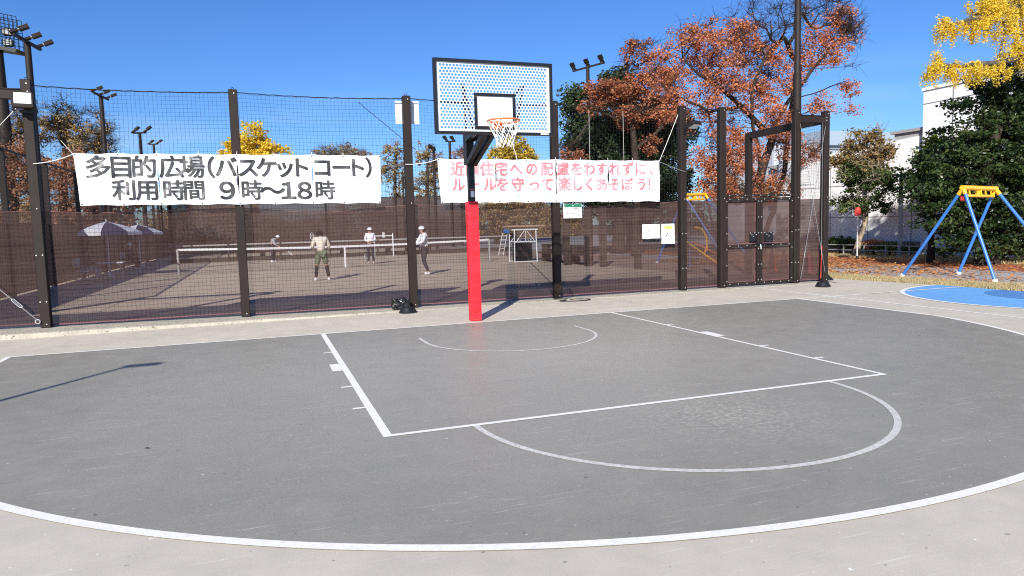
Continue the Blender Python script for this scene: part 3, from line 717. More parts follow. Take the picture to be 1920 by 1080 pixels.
def floodlight(loc, label, aim, side):
    t = thing('floodlight', loc, label, 'floodlight', 'floodlights bolted to the fence posts')
    Rm = Matrix.Rotation(aim[0], 3, 'Z') @ Matrix.Rotation(aim[1], 3, 'X')
    def put(mb): mb.v = [tuple(Rm @ Vector(v)) for v in mb.v]; return mb
    put(MB().bevbox((0,0,0),(.30,.07,.27),.012)).build('housing', MT['post'], t)
    put(MB().box((0,-.037,.02),(.235,.006,.18))).build('glass', MT['glass'], t)
    fins = MB()
    for k in range(7): fins.box((-.12+.04*k,.052,0),(.008,.036,.22))
    put(fins).build('heat_sink', MT['black'], t)
    MB().bar((-.16,.0,-.02),(-.16,.12,-.16),.012,.04).bar((.16,0,-.02),(.16,.12,-.16),.012,.04).box((0,.12,-.16),(.34,.04,.05)).build('yoke', MT['black'], t)
    return t
floodlight((PX[1]-.0, FY-.27, 3.80), 'square floodlight with sunlit white glass on the left fence post', (rad(8), rad(-12)), 0)
floodlight((PX[5]+.16, FY-.20, 3.68), 'slim dark floodlight facing down on the post left of the gate', (rad(20), rad(68)), 1)

# tall steel pole by the gate
t = thing('lamp_post', (9.03, FY+.18, 0), 'tall dark steel pole rising above the fence beside the gate', 'pole')
MB().tube([(0,0,0),(0,0,5.02)], .095, 16).build('pole_base', MT['post'], t, True)
MB().tube([(0,0,5.0),(0,0,5.06),(0,0,9.5)], [.1,.072,.068], 16).build('pole_shaft', MT['post'], t, True)
MB().bevbox((-.0,.0,9.55),(.5,.25,.1),.02).build('lamp_head', MT['post'], t)
# lamp post outside the frame at left whose shadow falls on the court
hs_ = gp(234,689); L = 4.2/math.tan(rad(29.5)); SA = rad(32)
lp = (hs_[0]-L*math.sin(SA), hs_[1]-L*math.cos(SA), 0)
t = thing('street_lamp', lp, 'slim lamp post standing behind the camera, its shadow on the court', 'street lamp')
MB().tube([(0,0,0),(0,0,4.2)], [.05,.035], 12).build('pole', MT['steelgrey'], t)
MB().bevbox((.17,.03,4.22),(.42,.16,.07),.02,rad(4)).build('lamp_head', MT['steelgrey'], t)

# ------------------------------------------------------------------ light masts beyond
def mast(p, top, r, label, kind, bar, hd, group='tennis court light masts', s=1.0, n=3, hl=.85):
    t = thing('light_mast', (p[0], p[1], 0), label, 'light mast', group)
    MB().tube([(0,0,0),(0,0,top)], [r*1.15,r*.9], 12).build('pole', MT['post'], t, True)
    bv = Vector((bar[0], bar[1], bar[2] if len(bar) > 2 else 0)); hv = Vector(hd).normalized()
    MB().bar(Vector((0,0,top+.03))-bv*1.08, Vector((0,0,top+.03))+bv*1.08, .13*s, .13*s).build('crossbar', MT['post'], t)
    for k in range(n):
        o = Vector((0,0,top+.03))+bv*(-1+2*k/(n-1)); sd = hv.cross(Vector((0,0,1))).normalized(); up = sd.cross(hv).normalized()
        a = o+up*.12*s-hv*.12*s
        hb = MB(); hb.bar(a, a+hv*hl*.42*s, .36*s, .10*s, up); hb.bar(a+hv*hl*.5*s, a+hv*hl*s, .40*s, .16*s, up)
        hh = hb.build('lamp_head', MT['post'], t)
        MB().bar(a+hv*hl*.40*s, a+hv*hl*.52*s, .30*s, .05*s, up).bar(a+hv*hl*.54*s+up*.085*s, a+hv*hl*.96*s+up*.085*s, .32*s, .012, up).build('lamp_glass', MT['steelgrey'], hh)
        MB().bar(o, a+hv*.2*s, .06*s, .06*s).build('bracket', MT['steelgrey'], hh)
for (bx_, by_, X, lab, n_, bar, hd, s_) in ((51,80,-10.6,'light mast with three bright heads above the left fence post',3,(.12,1.0),(1,.15,.5),.72),(189,181,-10.8,'three-headed light mast behind the left banner',3,(.15,1.0),(1,.15,.5),.72),
        (262,250,-11.2,'two-headed light mast left of the yellow tree, the nearer of two',2,(.42,-.2),(.6,-.2,.5),.8),(288,271,-12.2,'small far two-headed light mast beside the nearer one',2,(.38,-.2),(.6,-.2,.4),.75)):
    p = atx(bx_, by_, X); mast(p, p[2], .115, lab, 3, bar, hd, s=s_, n=n_)
p = at(1102,127,22); mast(p, p[2], .10, 'tall three-headed light mast before the evergreen tree, right of the backboard', 3, (.42,-.75,.05), (-.6,-.3,.85), s=.6, hl=.8)
p = at(843,266,46); mast(p, p[2], .12, 'two-headed light mast below the left edge of the backboard', 2, (.30,.0,0), (-.45,-.2,.6), s=.8, n=2, hl=.7)
p = at(813,282,42); mast(p, p[2], .10, 'single slim light mast between the middle fence post and the hoop', 2, (.15,.5), (-.9,-.2,.5), s=.8, n=2, hl=.7)
for a, b, Y, l in ((755,325,38,'thin dark pole left of the middle fence post'),(801,302,38,'thin dark pole just right of the middle fence post'),(1262,300,34,'thin dark pole near the evergreen tree')):
    p = at(a, b, Y); t = tag(MB().tube([(0,0,0),(0,0,p[2])], .07, 8).build('net_pole', MT['post']), l, 'pole'); t.location = (p[0], Y, 0)

# stadium floodlight tower (far left, partly outside the frame)
p = at(-8, 90, 40)
tw = thing('floodlight_tower', (p[0], 40, 0), 'huge floodlight tower with railed lamp platform at the left edge', 'floodlight tower')
MB().tube([(0,0,0),(.1,0,8),(.1,0,p[2])], [.42,.34,.26], 16).build('mast', MT['post'], tw, True)
zb_ = p[2]-.1
MB().add([(-2.2,-.5,zb_+.3),(1.1,-.5,zb_-.2),(1.35,.5,zb_-.2),(-2.2,.5,zb_+.3),(-2.2,-.5,zb_+.55),(1.2,-.5,zb_+.0),(1.45,.5,zb_+.0),(-2.2,.5,zb_+.55)], [(3,2,1,0),(4,5,6,7),(0,1,5,4),(1,2,6,5),(2,3,7,6),(3,0,4,7)]).build('platform', MT['black'], tw)
for yy in (-.5, .5):
    rl = MB()
    for k in range(17):
        x = -2.1+3.4*k/16; zf = zb_+.53-.55*(x+2.2)/3.5; rl.tube([(x,yy,zf),(x,yy,zf+1.9)], .018, 5)
    for h in (.35,.75,1.15,1.55,1.9): rl.tube([(-2.1,yy,zb_+.53+h),(1.3,yy,zb_-.02+h)], .022, 5)
    rl.build('railing', MT['black'], tw)
for i in range(4):
    for j in range(2):
        x = -1.7+.8*i; z = zb_+.85+.62*j-.155*(x+2.2)
        MB().bevbox((x,-.15,z),(.5,.3,.42),.04).build('lamp', MT['post'], tw); MB().box((x,-.305,z),(.4,.012,.32)).build('lamp_glass', MT['steelgrey'], tw)
MB().bevbox((.25,-.62,zb_+1.75),(.5,.3,.45),.03).build('control_box', MT['white'], tw)

# ------------------------------------------------------------------ people
def skin(name, J, E, m, parent, sub=1):
    me = bpy.data.meshes.new(name); keys = list(J); idx = {k: i for i, k in enumerate(keys)}
    me.from_pydata([J[k][0] for k in keys], [(idx[a], idx[b]) for a, b in E], [])
    o = bpy.data.objects.new(name+'_src', me); C.objects.link(o)
    md = o.modifiers.new('Skin', 'SKIN'); md.use_smooth_shade = True
    sv = me.skin_vertices[0].data
    for k in keys: sv[idx[k]].radius = (J[k][1], J[k][1])
    sv[0].use_root = True
    s2 = o.modifiers.new('Sub', 'SUBSURF'); s2.levels = sub; s2.render_levels = sub
    dg = bpy.context.evaluated_depsgraph_get(); dg.update()
    m2 = bpy.data.meshes.new_from_object(o.evaluated_get(dg)); m2.name = name
    bpy.data.objects.remove(o); m2.materials.clear()
    return link(name, m2, m, parent)
SK = mat('skin_tone', (.48,.29,.21), .6, .3)
CL = {k: mat('cloth_'+k, c, .85, .1, noise=.1, nscale=6) for k, c in {'cream':(.68,.62,.53),'olive':(.13,.16,.10),'black':(.02,.02,.023),'white':(.78,.78,.82),'dark':(.035,.035,.045),'grey':(.35,.35,.37),'hair':(.015,.011,.01),'navy':(.03,.04,.10)}.items()}
def person(loc, yaw, label, J, top, bottom, cap=None, hair=True, shorts=False, long_top=False, sleeves=True, sc=1.0):
    """J: joint positions in metres, local: x right, y forward, z up"""
    t = thing('person', loc, label, 'person', None, yaw); t.scale = (sc,)*3
    V = lambda k: Vector(J[k])
    N = {}
    N['pel'] = (V('pel'), .115); N['bel'] = (V('pel').lerp(V('che'), .5), .105); N['che'] = (V('che'), .125); N['nek'] = (V('nek'), .055)
    hd = V('hed'); d = (hd-V('nek')).normalized(); N['jaw'] = (hd-d*.05+Vector((0,.025,0)), .062); N['hed'] = (hd+d*.03, .088); N['crn'] = (hd+d*.10, .055); N['nos'] = (hd+Vector((0,.10,-.02)), .014)
    E = [('pel','bel'),('bel','che'),('che','nek'),('nek','jaw'),('jaw','hed'),('hed','crn'),('hed','nos')]
    for s in 'lr':
        N['sh'+s] = (V('sh'+s), .058); N['el'+s] = (V('el'+s), .040); N['wr'+s] = (V('wr'+s), .026)
        E += [('che','sh'+s),('sh'+s,'el'+s),('el'+s,'wr'+s)]
        a = (V('wr'+s)-V('el'+s)).normalized(); q = V('wr'+s)+a*.07; N['pa'+s] = (q, .028); E.append(('wr'+s,'pa'+s))
        sd = a.orthogonal().normalized(); bn = a.cross(sd)
        for f in range(4):
            N['f%d%s' % (f, s)] = (q+a*(.075-.01*abs(f-1.3))+sd*(-.030+.02*f)+bn*.02, .0085); E.append(('pa'+s, 'f%d%s' % (f, s)))
        N['th'+s] = (q+a*.02+sd*.055+bn*.015, .010); E.append(('pa'+s,'th'+s))
        N['hi'+s] = (V('hi'+s), .088); N['kn'+s] = (V('kn'+s), .058); N['an'+s] = (V('an'+s), .036); N['to'+s] = (V('to'+s), .030)
        c = V('kn'+s).lerp(V('an'+s), .35); N['ca'+s] = (c, .056)
        E += [('pel','hi'+s),('hi'+s,'kn'+s),('kn'+s,'ca'+s),('ca'+s,'an'+s),('an'+s,'to'+s)]
    skin('body', N, E, SK, t)
    T = {k: (N[k][0], N[k][1]+.028) for k in ('bel','che')}; T = {'che': T['che'], 'bel': T['bel']}
    T['pe2'] = (N['pel'][0]-Vector((0,0,.02 if not long_top else .14)), .15 if not long_top else .17); TE = [('che','bel'),('bel','pe2')]
    T['nk'] = (V('che').lerp(V('nek'), .8), .07); TE.append(('che','nk'))
    for s in 'lr':
        T['sh'+s] = (V('sh'+s), .078); T['el'+s] = (V('el'+s), .062); TE += [('che','sh'+s),('sh'+s,'el'+s)]
        if sleeves: T['wr'+s] = (V('el'+s).lerp(V('wr'+s), .92), .045); TE.append(('el'+s,'wr'+s))
    skin('jacket' if sleeves else 'shirt', T, TE, CL[top], t)
    B = {'pel': (N['pel'][0], .135)}; BE = []
    for s in 'lr':
        B['hi'+s] = (N['hi'+s][0], .105)
        kk = V('hi'+s).lerp(V('kn'+s), .97) if shorts else V('kn'+s); B['kn'+s] = (kk, .10 if shorts else .072); BE += [('pel','hi'+s),('hi'+s,'kn'+s)]
        if not shorts: B['an'+s] = (V('an'+s)+Vector((0,0,.03)), .055); BE.append(('kn'+s,'an'+s))
    skin('shorts' if shorts else 'trousers', B, BE, CL[bottom], t)
    for s in 'lr':
        if shorts: skin('sock', {'a': (V('kn'+s)+Vector((0,0,.04)), .068), 'c': (N['ca'+s][0], .064), 'b': (V('an'+s)+Vector((0,0,.02)), .045)}, [('a','c'),('c','b')], CL['black'], t)
        a, b = V('an'+s), V('to'+s); h = (a-b); h.z = 0
        skin('shoe', {'h': (Vector((a.x, a.y, .045))+h*.35, .045), 'm': (Vector(((a.x+b.x)/2, (a.y+b.y)/2, .045)), .046), 't': (Vector((b.x, b.y, .038)), .038)}, [('h','m'),('m','t')], CL['white'] if cap or shorts else CL['grey'], t)
    up = d; base = N['hed'][0]
    if cap:
        c = MB().lathe([(.108,-.005),(.107,.03),(.095,.07),(.06,.105),(0,.115)], n=16); c.v = [tuple(Vector(v)+base) for v in c.v]; cc = c.build('cap', CL[cap], t, 'all')
        MB().add([(base.x+.10*math.cos(a)*k2, base.y+.04+.17*math.sin(a)*k2 if k2 > .9 else base.y+.09*math.sin(a), base.z+.0) for k2 in (1.0, .8) for a in np.linspace(.2, 2.94, 8)], [(i, i+1, 9+i, 8+i) for i in range(7)]).build('brim', CL[cap], cc)
    if hair:
        c = MB().lathe([(.06,-.10),(.098,-.04),(.101,.02),(.085,.07),(.05,.10),(0,.108)], n=14, a0=math.pi*.95, a1=math.pi*2.05) if cap else MB().lathe([(.07,-.09),(.1,-.03),(.104,.03),(.09,.08),(.05,.112),(0,.12)], n=16)
        c.v = [tuple(Vector(v)+base+Vector((0,-.014,0))) for v in c.v]; c.build('hair', CL['hair'], t, 'all')
    return t
def racket(loc, yaw, tilt, label):
    t = thing('tennis_racket', loc, label, 'tennis racket', None, yaw); t.rotation_euler = (tilt, 0, yaw)
    MB().tube([(0,0,-.2),(0,0,.12)], .015, 8).build('grip', MT['black'], t)
    MB().tube([(.125*math.sin(a), 0, .30-.17*math.cos(a)) for a in np.linspace(0, 6.283, 25)], .011, 6).build('hoop', MT['white'], t)
    s = MB()
    for k in range(-4, 5):
        x = k*.025; h = .165*math.sqrt(max(0, 1-(x/.125)**2)); s.tube([(x,0,.30-h),(x,0,.30+h)], .0015, 3)
        z = k*.034; w = .122*math.sqrt(max(0, 1-(z/.17)**2)); s.tube([(-w,0,.30+z),(w,0,.30+z)], .0015, 3)
    s.build('strings', MT['cord'], t); return t
STAND = dict(pel=(0,0,.92), che=(0,.0,1.30), nek=(0,0,1.44), hed=(0,.02,1.55), shl=(-.17,0,1.37), shr=(.17,0,1.37), ell=(-.23,-.02,1.10), elr=(.23,-.02,1.10), wrl=(-.17,.16,.98), wrr=(.17,.16,.98),
    hil=(-.09,0,.86), hir=(.09,0,.86), knl=(-.11,.03,.48), knr=(.11,.03,.48), anl=(-.12,0,.08), anr=(.12,0,.08), tol=(-.13,.15,.03), tor=(.13,.15,.03))
p = gp(605,526); J = dict(STAND); J.update(che=(0,.10,1.27), nek=(0,.19,1.38), hed=(0,.27,1.46), shl=(-.18,.1,1.33), shr=(.18,.1,1.33), ell=(-.27,.14,1.08), elr=(.27,.12,1.08), wrl=(-.2,.32,1.02), wrr=(.22,.3,.98), knl=(-.15,.06,.48), knr=(.15,.06,.48), anl=(-.2,0,.08), anr=(.2,0,.08), tol=(-.24,.13,.03), tor=(.24,.13,.03))
person((p[0],p[1],0), rad(0), 'player seen from behind in a cream jacket, olive shorts and black socks', J, 'cream', 'olive', shorts=True)
racket((p[0]-.2, p[1]+.36, 1.16), rad(50), rad(-8), 'racket held up by the player in the cream jacket').scale = (.8,.8,.8)
p = gp(696,495); J = dict(STAND); J.update(wrl=(-.06,.2,1.06), wrr=(.02,.2,1.04))
person((p[0],p[1],0), rad(172), 'player facing the camera in white cap and top, just right of the net strap', J, 'white', 'dark', cap='white')
racket((p[0]-.27, p[1]-.12, .62), rad(60), rad(174), 'racket hanging beside the white-capped player beyond the net')
p = gp(797,515); J = dict(STAND); J.update(pel=(0,-.02,.90), che=(0,.02,1.27), nek=(0,.02,1.42), hed=(0,.05,1.52), ell=(-.24,.12,1.12), elr=(.24,.14,1.12), wrl=(-.12,.36,1.04), wrr=(.12,.38,1.02), knl=(-.1,.06,.47), knr=(.1,.0,.47), anl=(-.1,-.10,.08), anr=(.1,-.16,.08), tol=(-.1,.06,.03), tor=(.1,0,.03))
person((p[0],p[1],0), rad(95), 'player in side view wearing white sun hat and loose white shirt', J, 'white', 'dark', cap='white', long_top=True)
racket((p[0]-.46, p[1]+.02, .80), rad(95), rad(168), 'racket held low by the player in the loose white shirt')
p = gp(511,491); J = dict(STAND); J.update(che=(0,.17,1.17), nek=(0,.28,1.26), hed=(0,.36,1.32), shl=(-.17,.19,1.22), shr=(.17,.19,1.22), ell=(-.22,.06,1.0), elr=(.22,.3,.98), wrl=(-.1,.3,.9), wrr=(.12,.45,.86), pel=(0,-.02,.88), knl=(-.12,.1,.48), knr=(.12,.1,.48))
person((p[0],p[1],0), rad(-120), 'distant player leaning forward in a grey top and dark trousers', J, 'grey', 'dark', cap='white', sc=.98)
racket((p[0]+.75, p[1]-.1, .66), rad(70), rad(140), 'racket of the distant leaning player')
SIT = dict(STAND); SIT.update(pel=(0,-.1,.5), che=(0,-.06,.88), nek=(0,-.03,1.02), hed=(0,0,1.13), shl=(-.17,-.05,.95), shr=(.17,-.05,.95), ell=(-.22,.02,.7), elr=(.22,.02,.7), wrl=(-.15,.25,.62), wrr=(.15,.25,.62), hil=(-.09,-.06,.46), hir=(.09,-.06,.46), knl=(-.12,.34,.47), knr=(.12,.34,.47), anl=(-.12,.34,.08), anr=(.12,.34,.08), tol=(-.12,.5,.03), tor=(.12,.5,.03))
def chair(p, yaw, label):
    t = thing('folding_chair', p, label, 'chair', 'folding chairs by the umbrellas', yaw)
    MB().box((0,-.1,.40),(.44,.42,.03)).build('seat', MT['white'], t); MB().box((0,-.33,.70),(.44,.03,.30)).build('backrest', MT['white'], t)
    for a, b in ((-1,-1),(1,-1),(-1,1),(1,1)): MB().tube([(a*.2,-.1+b*.19,0),(a*.2,-.1+b*.19,.40 if b > 0 else .82)], .014, 6).build('leg', MT['wire'], t)
p = gp(246,506); person((p[0],p[1],0), rad(-115), 'seated person in dark clothes and a white cap under the farther umbrella', SIT, 'dark', 'black', cap='white'); chair((p[0],p[1],0), rad(-115), 'chair holding the white-capped seated person')
p = gp(166,530); person((p[0],p[1],0), rad(-100), 'seated person in dark clothes left of the nearer umbrella pole', SIT, 'dark', 'grey'); chair((p[0],p[1],0), rad(-100), 'chair left of the nearer umbrella pole')

# ------------------------------------------------------------------ tennis court things
p = gp(333,517); ny = 19.6; nx0 = p[0]
nt2 = thing('tennis_net', (0, ny, 0), 'tennis net with white top tape and centre strap across the near court', 'tennis net')
for x in (nx0, nx0+12.9): MB().tube([(x,0,0),(x,0,1.0)], .045, 10).build('net_post', MT['steelgrey'], nt2)
def nz(x): u = (x-nx0)/12.9; return 1.0-.09*math.sin(math.pi*u)
n = 24; xs = [nx0+12.9*i/n for i in range(n+1)]
tp = MB(); tp.add([(x,-.012,nz(x)-.05) for x in xs]+[(x,-.012,nz(x)+.03) for x in xs]+[(x,.012,nz(x)-.05) for x in xs]+[(x,.012,nz(x)+.03) for x in xs],
    [(i,i+1,n+2+i,n+1+i) for i in range(n)]+[(2*n+3+i,2*n+2+i,3*n+3+i,3*n+4+i) for i in range(n)]+[(n+1+i,n+2+i,3*n+4+i,3*n+3+i) for i in range(n)]); tp.build('top_tape', MT['white'], nt2)
MB().box((nx0+6.45,0,.46),(.07,.02,.92)).build('centre_strap', MT['white'], nt2)
nb = MB()
for i in range(130): x = nx0+.05+12.8*i/129; nb.tube([(x,0,.02),(x,0,nz(x)-.04)], .003, 3, False)
for j in range(9): z = .03+.88*j/9; nb.tube([(nx0,0,z),(nx0+12.9,0,z)], .003, 3, False)
nb.build('netting', MT['net'], nt2)
dv = thing('divider_fence', (0, 32, 0), 'low mesh divider with dark kick board and pale rail beyond the tennis net', 'fence')
MB().box((2,0,.12),(20,.06,.24)).build('kick_board', MT['wood'], dv); MB().box((2,0,.95),(20,.05,.07)).build('top_rail', MT['steelgrey'], dv)
for k in range(8): MB().box((-7.8+2.8*k,-.06,.5),(.09,.05,1.0)).build('post', MT['wood'], dv)
nb = MB()
for i in range(150): x = -7.8+19.6*i/149; nb.tube([(x,.0,.24),(x,.0,.92)], .004, 3, False)
for j in range(6): nb.tube([(-7.9,0,.3+.1*j),(11.9,0,.3+.1*j)], .004, 3, False)
nb.build('netting', MT['net'], dv)
for k, (a, b) in enumerate(((470,492),(640,487),(770,480))):
    p = gp(a, b); t = thing('bench', (p[0], 33.2, 0), ('dark bench beyond the divider, left of the distant player', 'dark bench beyond the divider near the net strap', 'dark bench beyond the divider at its right')[k], 'bench', 'benches beyond the divider')
    MB().box((0,0,.42),(1.6,.4,.06)).build('seat', MT['wood'], t); MB().box((0,.2,.7),(1.6,.05,.25)).build('backrest', MT['wood'], t)
    for s in (-1, 1): MB().box((s*.65,0,.195),(.3,.3,.39)).build('leg', MT['wood'], t)
t = thing('white_frame_stand', (at(720,470,30.5)[0], 30.5, 0), 'small white tubular frame standing behind the white-capped player', 'frame')
fr = MB()
for s in (-1, 1): fr.tube([(s*.55,0,0),(s*.55,0,1.35)], .035, 8)
fr.build('upright', MT['white'], t); MB().tube([(-.55,0,1.2),(.55,0,1.2)], .03, 8).build('crossbar', MT['white'], t)
MB().box((0,-.05,1.25),(.12,.05,.3)).build('score_plate', MT['white'], t)
# mesh fences round the tennis courts
def side_fence(root, pts, z1, lower, up=None, post_every=3.3, topr=True):
    for (a, b) in zip(pts[:-1], pts[1:]):
        A, B = Vector(a), Vector(b); n = max(1, round((B-A).length/post_every))
        for k in range(n+1): q = A.lerp(B, k/n); MB().box((q.x-root.location[0], q.y-root.location[1], z1/2), (.14,.14,z1)).build('post', MT['post'], root)
        for z0_, z1_, m in ((.05, lower, 'scrimfar'),)+(((lower, z1-.08, up),) if up else ()):
            r = MB(); r.add([(A.x,A.y,z0_),(B.x,B.y,z0_),(B.x,B.y,z1_),(A.x,A.y,z1_)], [(0,1,2,3)]); r.build('mesh_sheet', MT[m], root, off=root.location)
        if topr: MB().bar((A.x,A.y,z1-.02),(B.x,B.y,z1-.02),.05,.05).build('top_rail', MT['post'], root, off=root.location)
lf = thing('tennis_fence', (-9.75, 3, 0), 'long brown mesh fence running back along the left side of the tennis courts', 'fence')
side_fence(lf, [(-9.75,3.4,0),(-9.75,49,0)], 4.05, 2.05, 'meshup', 4.2)
ff = thing('tennis_fence', (-9.75, 49, 0), 'brown mesh fence closing the far end of the tennis courts', 'fence')
side_fence(ff, [(-9.6,49,0),(13.5,49,0)], 4.3, 4.25, None, 6)
k = MB(); k.box((-9.45,26,.03),(.10,45.5,.07)); struct(k.build('kerb_strip', MT['steelgrey']))
# umbrellas
def umbrella(p, R_, h, label):
    t = thing('parasol', p, label, 'parasol', 'white and navy parasols by the tennis court')
    MB().tube([(0,0,0),(0,0,h+.12)], .022, 10).build('pole', MT['white'], t); MB().lathe([(0,0),(.22,0),(.22,.05),(.05,.09),(.03,.25),(0,.25)], n=16).build('base', MT['white'], t)
    for k in range(8):
        a0, a1 = 2*math.pi*k/8, 2*math.pi*(k+1)/8; vs = []; fs = []; prof = [(0,h+.02),(.3*R_,h-.06),(.65*R_,h-.20),(R_,h-.40),(R_*1.0,h-.52)]; m_ = 5
        for rr_, z in prof:
            for i in range(m_): a = a0+(a1-a0)*i/(m_-1); s_ = 1-.04*math.sin(math.pi*i/(m_-1)); vs.append((rr_*s_*math.cos(a), rr_*s_*math.sin(a), z))
        for j in range(4):
            for i in range(m_-1): fs.append((j*m_+i, j*m_+i+1, (j+1)*m_+i+1, (j+1)*m_+i))
        MB().add(vs, fs).build('canopy_panel', CL['white'] if k % 2 else CL['navy'], t)
p = gp(207,519); umbrella((p[0],p[1],0), 1.22, 2.15, 'nearer white and navy parasol by the left fence')
p = gp(264,499); umbrella((p[0],p[1],0), 1.15, 2.15, 'farther white and navy parasol, right of the nearer one')
p = gp(200,526); t = thing('table', (p[0]-.1,p[1]+1.2,0), 'low table between the two parasols', 'table')
MB().box((0,0,.6),(1.0,.6,.04)).build('table_top', MT['white'], t)
for a, b in ((-1,-1),(1,-1),(-1,1),(1,1)): MB().tube([(a*.42,b*.24,0),(a*.5*.8,b*.24,.58)], .018, 6).build('leg', MT['wire'], t)
# referee stand
p = (gp(960,491)+gp(1003,491))/2
t = thing('umpire_stand', (p[0],p[1],0), 'white tubular umpire stand with a timber top, seen through the mesh', 'stand')
fr = MB(); w, d, h = .52, .35, 1.38
for a in (-1, 1):
    for b in (-1, 1): MB().tube([(a*w,b*d,0),(a*w*.95,b*d*.9,h)], .026, 8).build('upright', MT['white'], t)
for b in (-1, 1):
    MB().tube([(-w,b*d,.03),(w,b*d,.03)], .024, 8).build('rail', MT['white'], t); MB().tube([(-w,b*d,.88),(w,b*d,.88)], .024, 8).build('rail', MT['white'], t)
    MB().tube([(-w*.8,b*d,.9),(-.05,b*d,1.36)], .018, 6).build('brace', MT['white'], t); MB().tube([(w*.8,b*d,.9),(.05,b*d,1.36)], .018, 6).build('brace', MT['white'], t)
    MB().tube([(0,b*d,.9),(0,b*d,1.36)], .02, 6).build('brace', MT['white'], t)
MB().box((.05,0,1.56),(1.7,.8,.07)).build('timber_top', mat('pale_timber',(.35,.25,.18),.8,.1), t); MB().box((0,0,1.41),(1.2,.6,.05)).build('deck', MT['white'], t)
MB().box((0,.1,.45),(.8,.3,.75)).build('canvas_skirt', MT['black'], t)
p = gp(936,478); t = thing('step_ladder', (p[0],p[1]-.6,0), 'slanted white ladder with a blue box on top, left of the umpire stand', 'ladder')
fr = MB()
for s in (-.14, .14): MB().tube([(s-.1,0,.0),(s+.16,0,1.2)], .018, 6).build('rail', MT['white'], t)
for k in range(5): MB().tube([(-.24+.052*(k+.5),0,.24*(k+.5)),(.04+.052*(k+.5),0,.24*(k+.5))], .013, 6).build('rung', MT['white'], t)
MB().bevbox((.25,0,1.30),(.28,.24,.20),.02).build('blue_box', MT['bluep'], t)
t = thing('long_bench', (8.55, 15.4, 0), 'long dark slatted bench right of the umpire stand', 'bench')
for z in (.70,.48,): MB().box((0,0,z),(.08,4.4,.10)).build('back_slat', MT['wood'], t)
MB().box((-.25,0,.40),(.45,4.4,.05)).build('seat', MT['wood'], t)
for y in (-2.1,-.9,.9,2.1): MB().box((-.1,y,.375),(.35,.14,.75)).build('leg', MT['wood'], t)
for i, (a, b, hh, ll) in enumerate(((1063,497,2.2,'brown post rising left in the row beside the long bench'),(1103,499,2.2,'brown post in the row beside the end of the long bench'),(1131,500,2.2,'brown post right of the long bench end'),(1196,504,.65,'short brown stump post alone on the pink paving'))):
    p = gp(a, b); tag(MB().box((0,0,hh/2),(.2,.2,hh)).build('wooden_post', MT['wood']), ll, 'post').location = (p[0],p[1],0)

# traffic cones
def cone(p, label, m):
    t = thing('traffic_cone', p, label, 'traffic cone', 'traffic cones behind the gate')
    MB().bevbox((0,0,.02),(.38,.38,.04),.01).build('base', m, t); MB().lathe([(.15,.03),(.13,.08),(.03,.70),(.0,.70)], n=20).build('cone_body', m, t, True)
p = gp(1447,508); cone((p[0],p[1],0), 'bright red traffic cone behind the right gate leaf', mat('cone_red',(.8,.06,.04),.5))
p = gp(1470,512); cone((p[0],p[1],0), 'dark traffic cone right of the bright red one', mat('cone_dark',(.10,.03,.03),.6))
p = gp(1517,514); cone((p[0],p[1],0), 'dull red traffic cone behind the mesh near the corner post', mat('cone_dull',(.40,.06,.06),.6))

# ------------------------------------------------------------------ swing frames
def swing(Atop, Btop, feet, label, root_at):
    t = thing('swing_frame', root_at, label, 'swing frame', 'blue and yellow swing frames')
    o = Vector(root_at); A, B = Vector(Atop)-o, Vector(Btop)-o; ax = (B-A).normalized()
    for k, f in enumerate(feet):
        top = A if k < 2 else B; f = Vector(f)-o
        q = top+(f-top)*.05
        MB().tube([q, f], .038, 12).build('leg', MT['bluep'], t, True)
        MB().tube([top+Vector((0,0,.0)), top+(f-top)*.07], [.05,.05], 12).build('leg_socket', MT['yellowp'], t, True)
        MB().tube([f+Vector((0,0,-.01)), f+(q-f).normalized()*.05], .06, 10).build('foot', MT['white'], t)
    MB().tube([A-ax*.05, B+ax*.05], .06, 14).build('top_beam', MT['yellowp'], t, True)
    dz = Vector((0,0,-.19))
    MB().tube([A+dz+ax*.12, B+dz-ax*.08], .035, 10).build('lower_beam', MT['yellowp'], t, True)
    for k in (.16,.4,.52,.66,.84): MB().tube([A.lerp(B, k), A.lerp(B, k+.05)+dz], .022, 8).build('strut', MT['yellowp'], t)
    MB().box(A.lerp(B, .47)+dz*.5, (.16,.05,.12)).build('hanger_plate', MT['yellowp'], t)
    MB().bevbox(A+dz*1.35+ax*.06, (.14,.12,.12), .02).build('wound_seat', MT['redp'], t)
swing(atx(1806,352,12.65), atx(1866,354,14.35), [gp(1692,517), gp(1866,528), gp(1797,513), (14.5,.1,0)], 'blue swing frame with yellow top on the leaf-covered ground at the right', (13.4,1.6,0))
A = at(1283,366,12); B = at(1322,364,12.6)
swing(A, B, [(A[0]-.6,13,0),(A[0]+.9,10.6,0),(B[0]+1.6,13.8,0),(B[0]+.6,10.6,0)], 'distant blue and yellow swing frame behind the mesh, left of the gate', (A[0]+.5,12,0))
t = thing('slide', gp(1312,498), 'yellow and orange play slide behind the mesh, left of the gate', 'slide')
MB().bar((-.75,0,.95),(.55,-.1,.08),.35,.05).build('chute', MT['yellowp'], t)
MB().tube([(-.2,0,1.35),(.1,0,1.3),(.28,0,1.0),(.30,0,.6),(.2,0,.45)], .03, 8).build('handrail', MT['yellowp'], t); MB().tube([(-.3,0,.85),(.9,0,.3)], .025, 8).build('side_rail', MT['orange'], t)
for x in (-.7,-.35): MB().tube([(x,.1,0),(x,.1,.95)], .03, 8).build('leg', MT['bluep'], t)

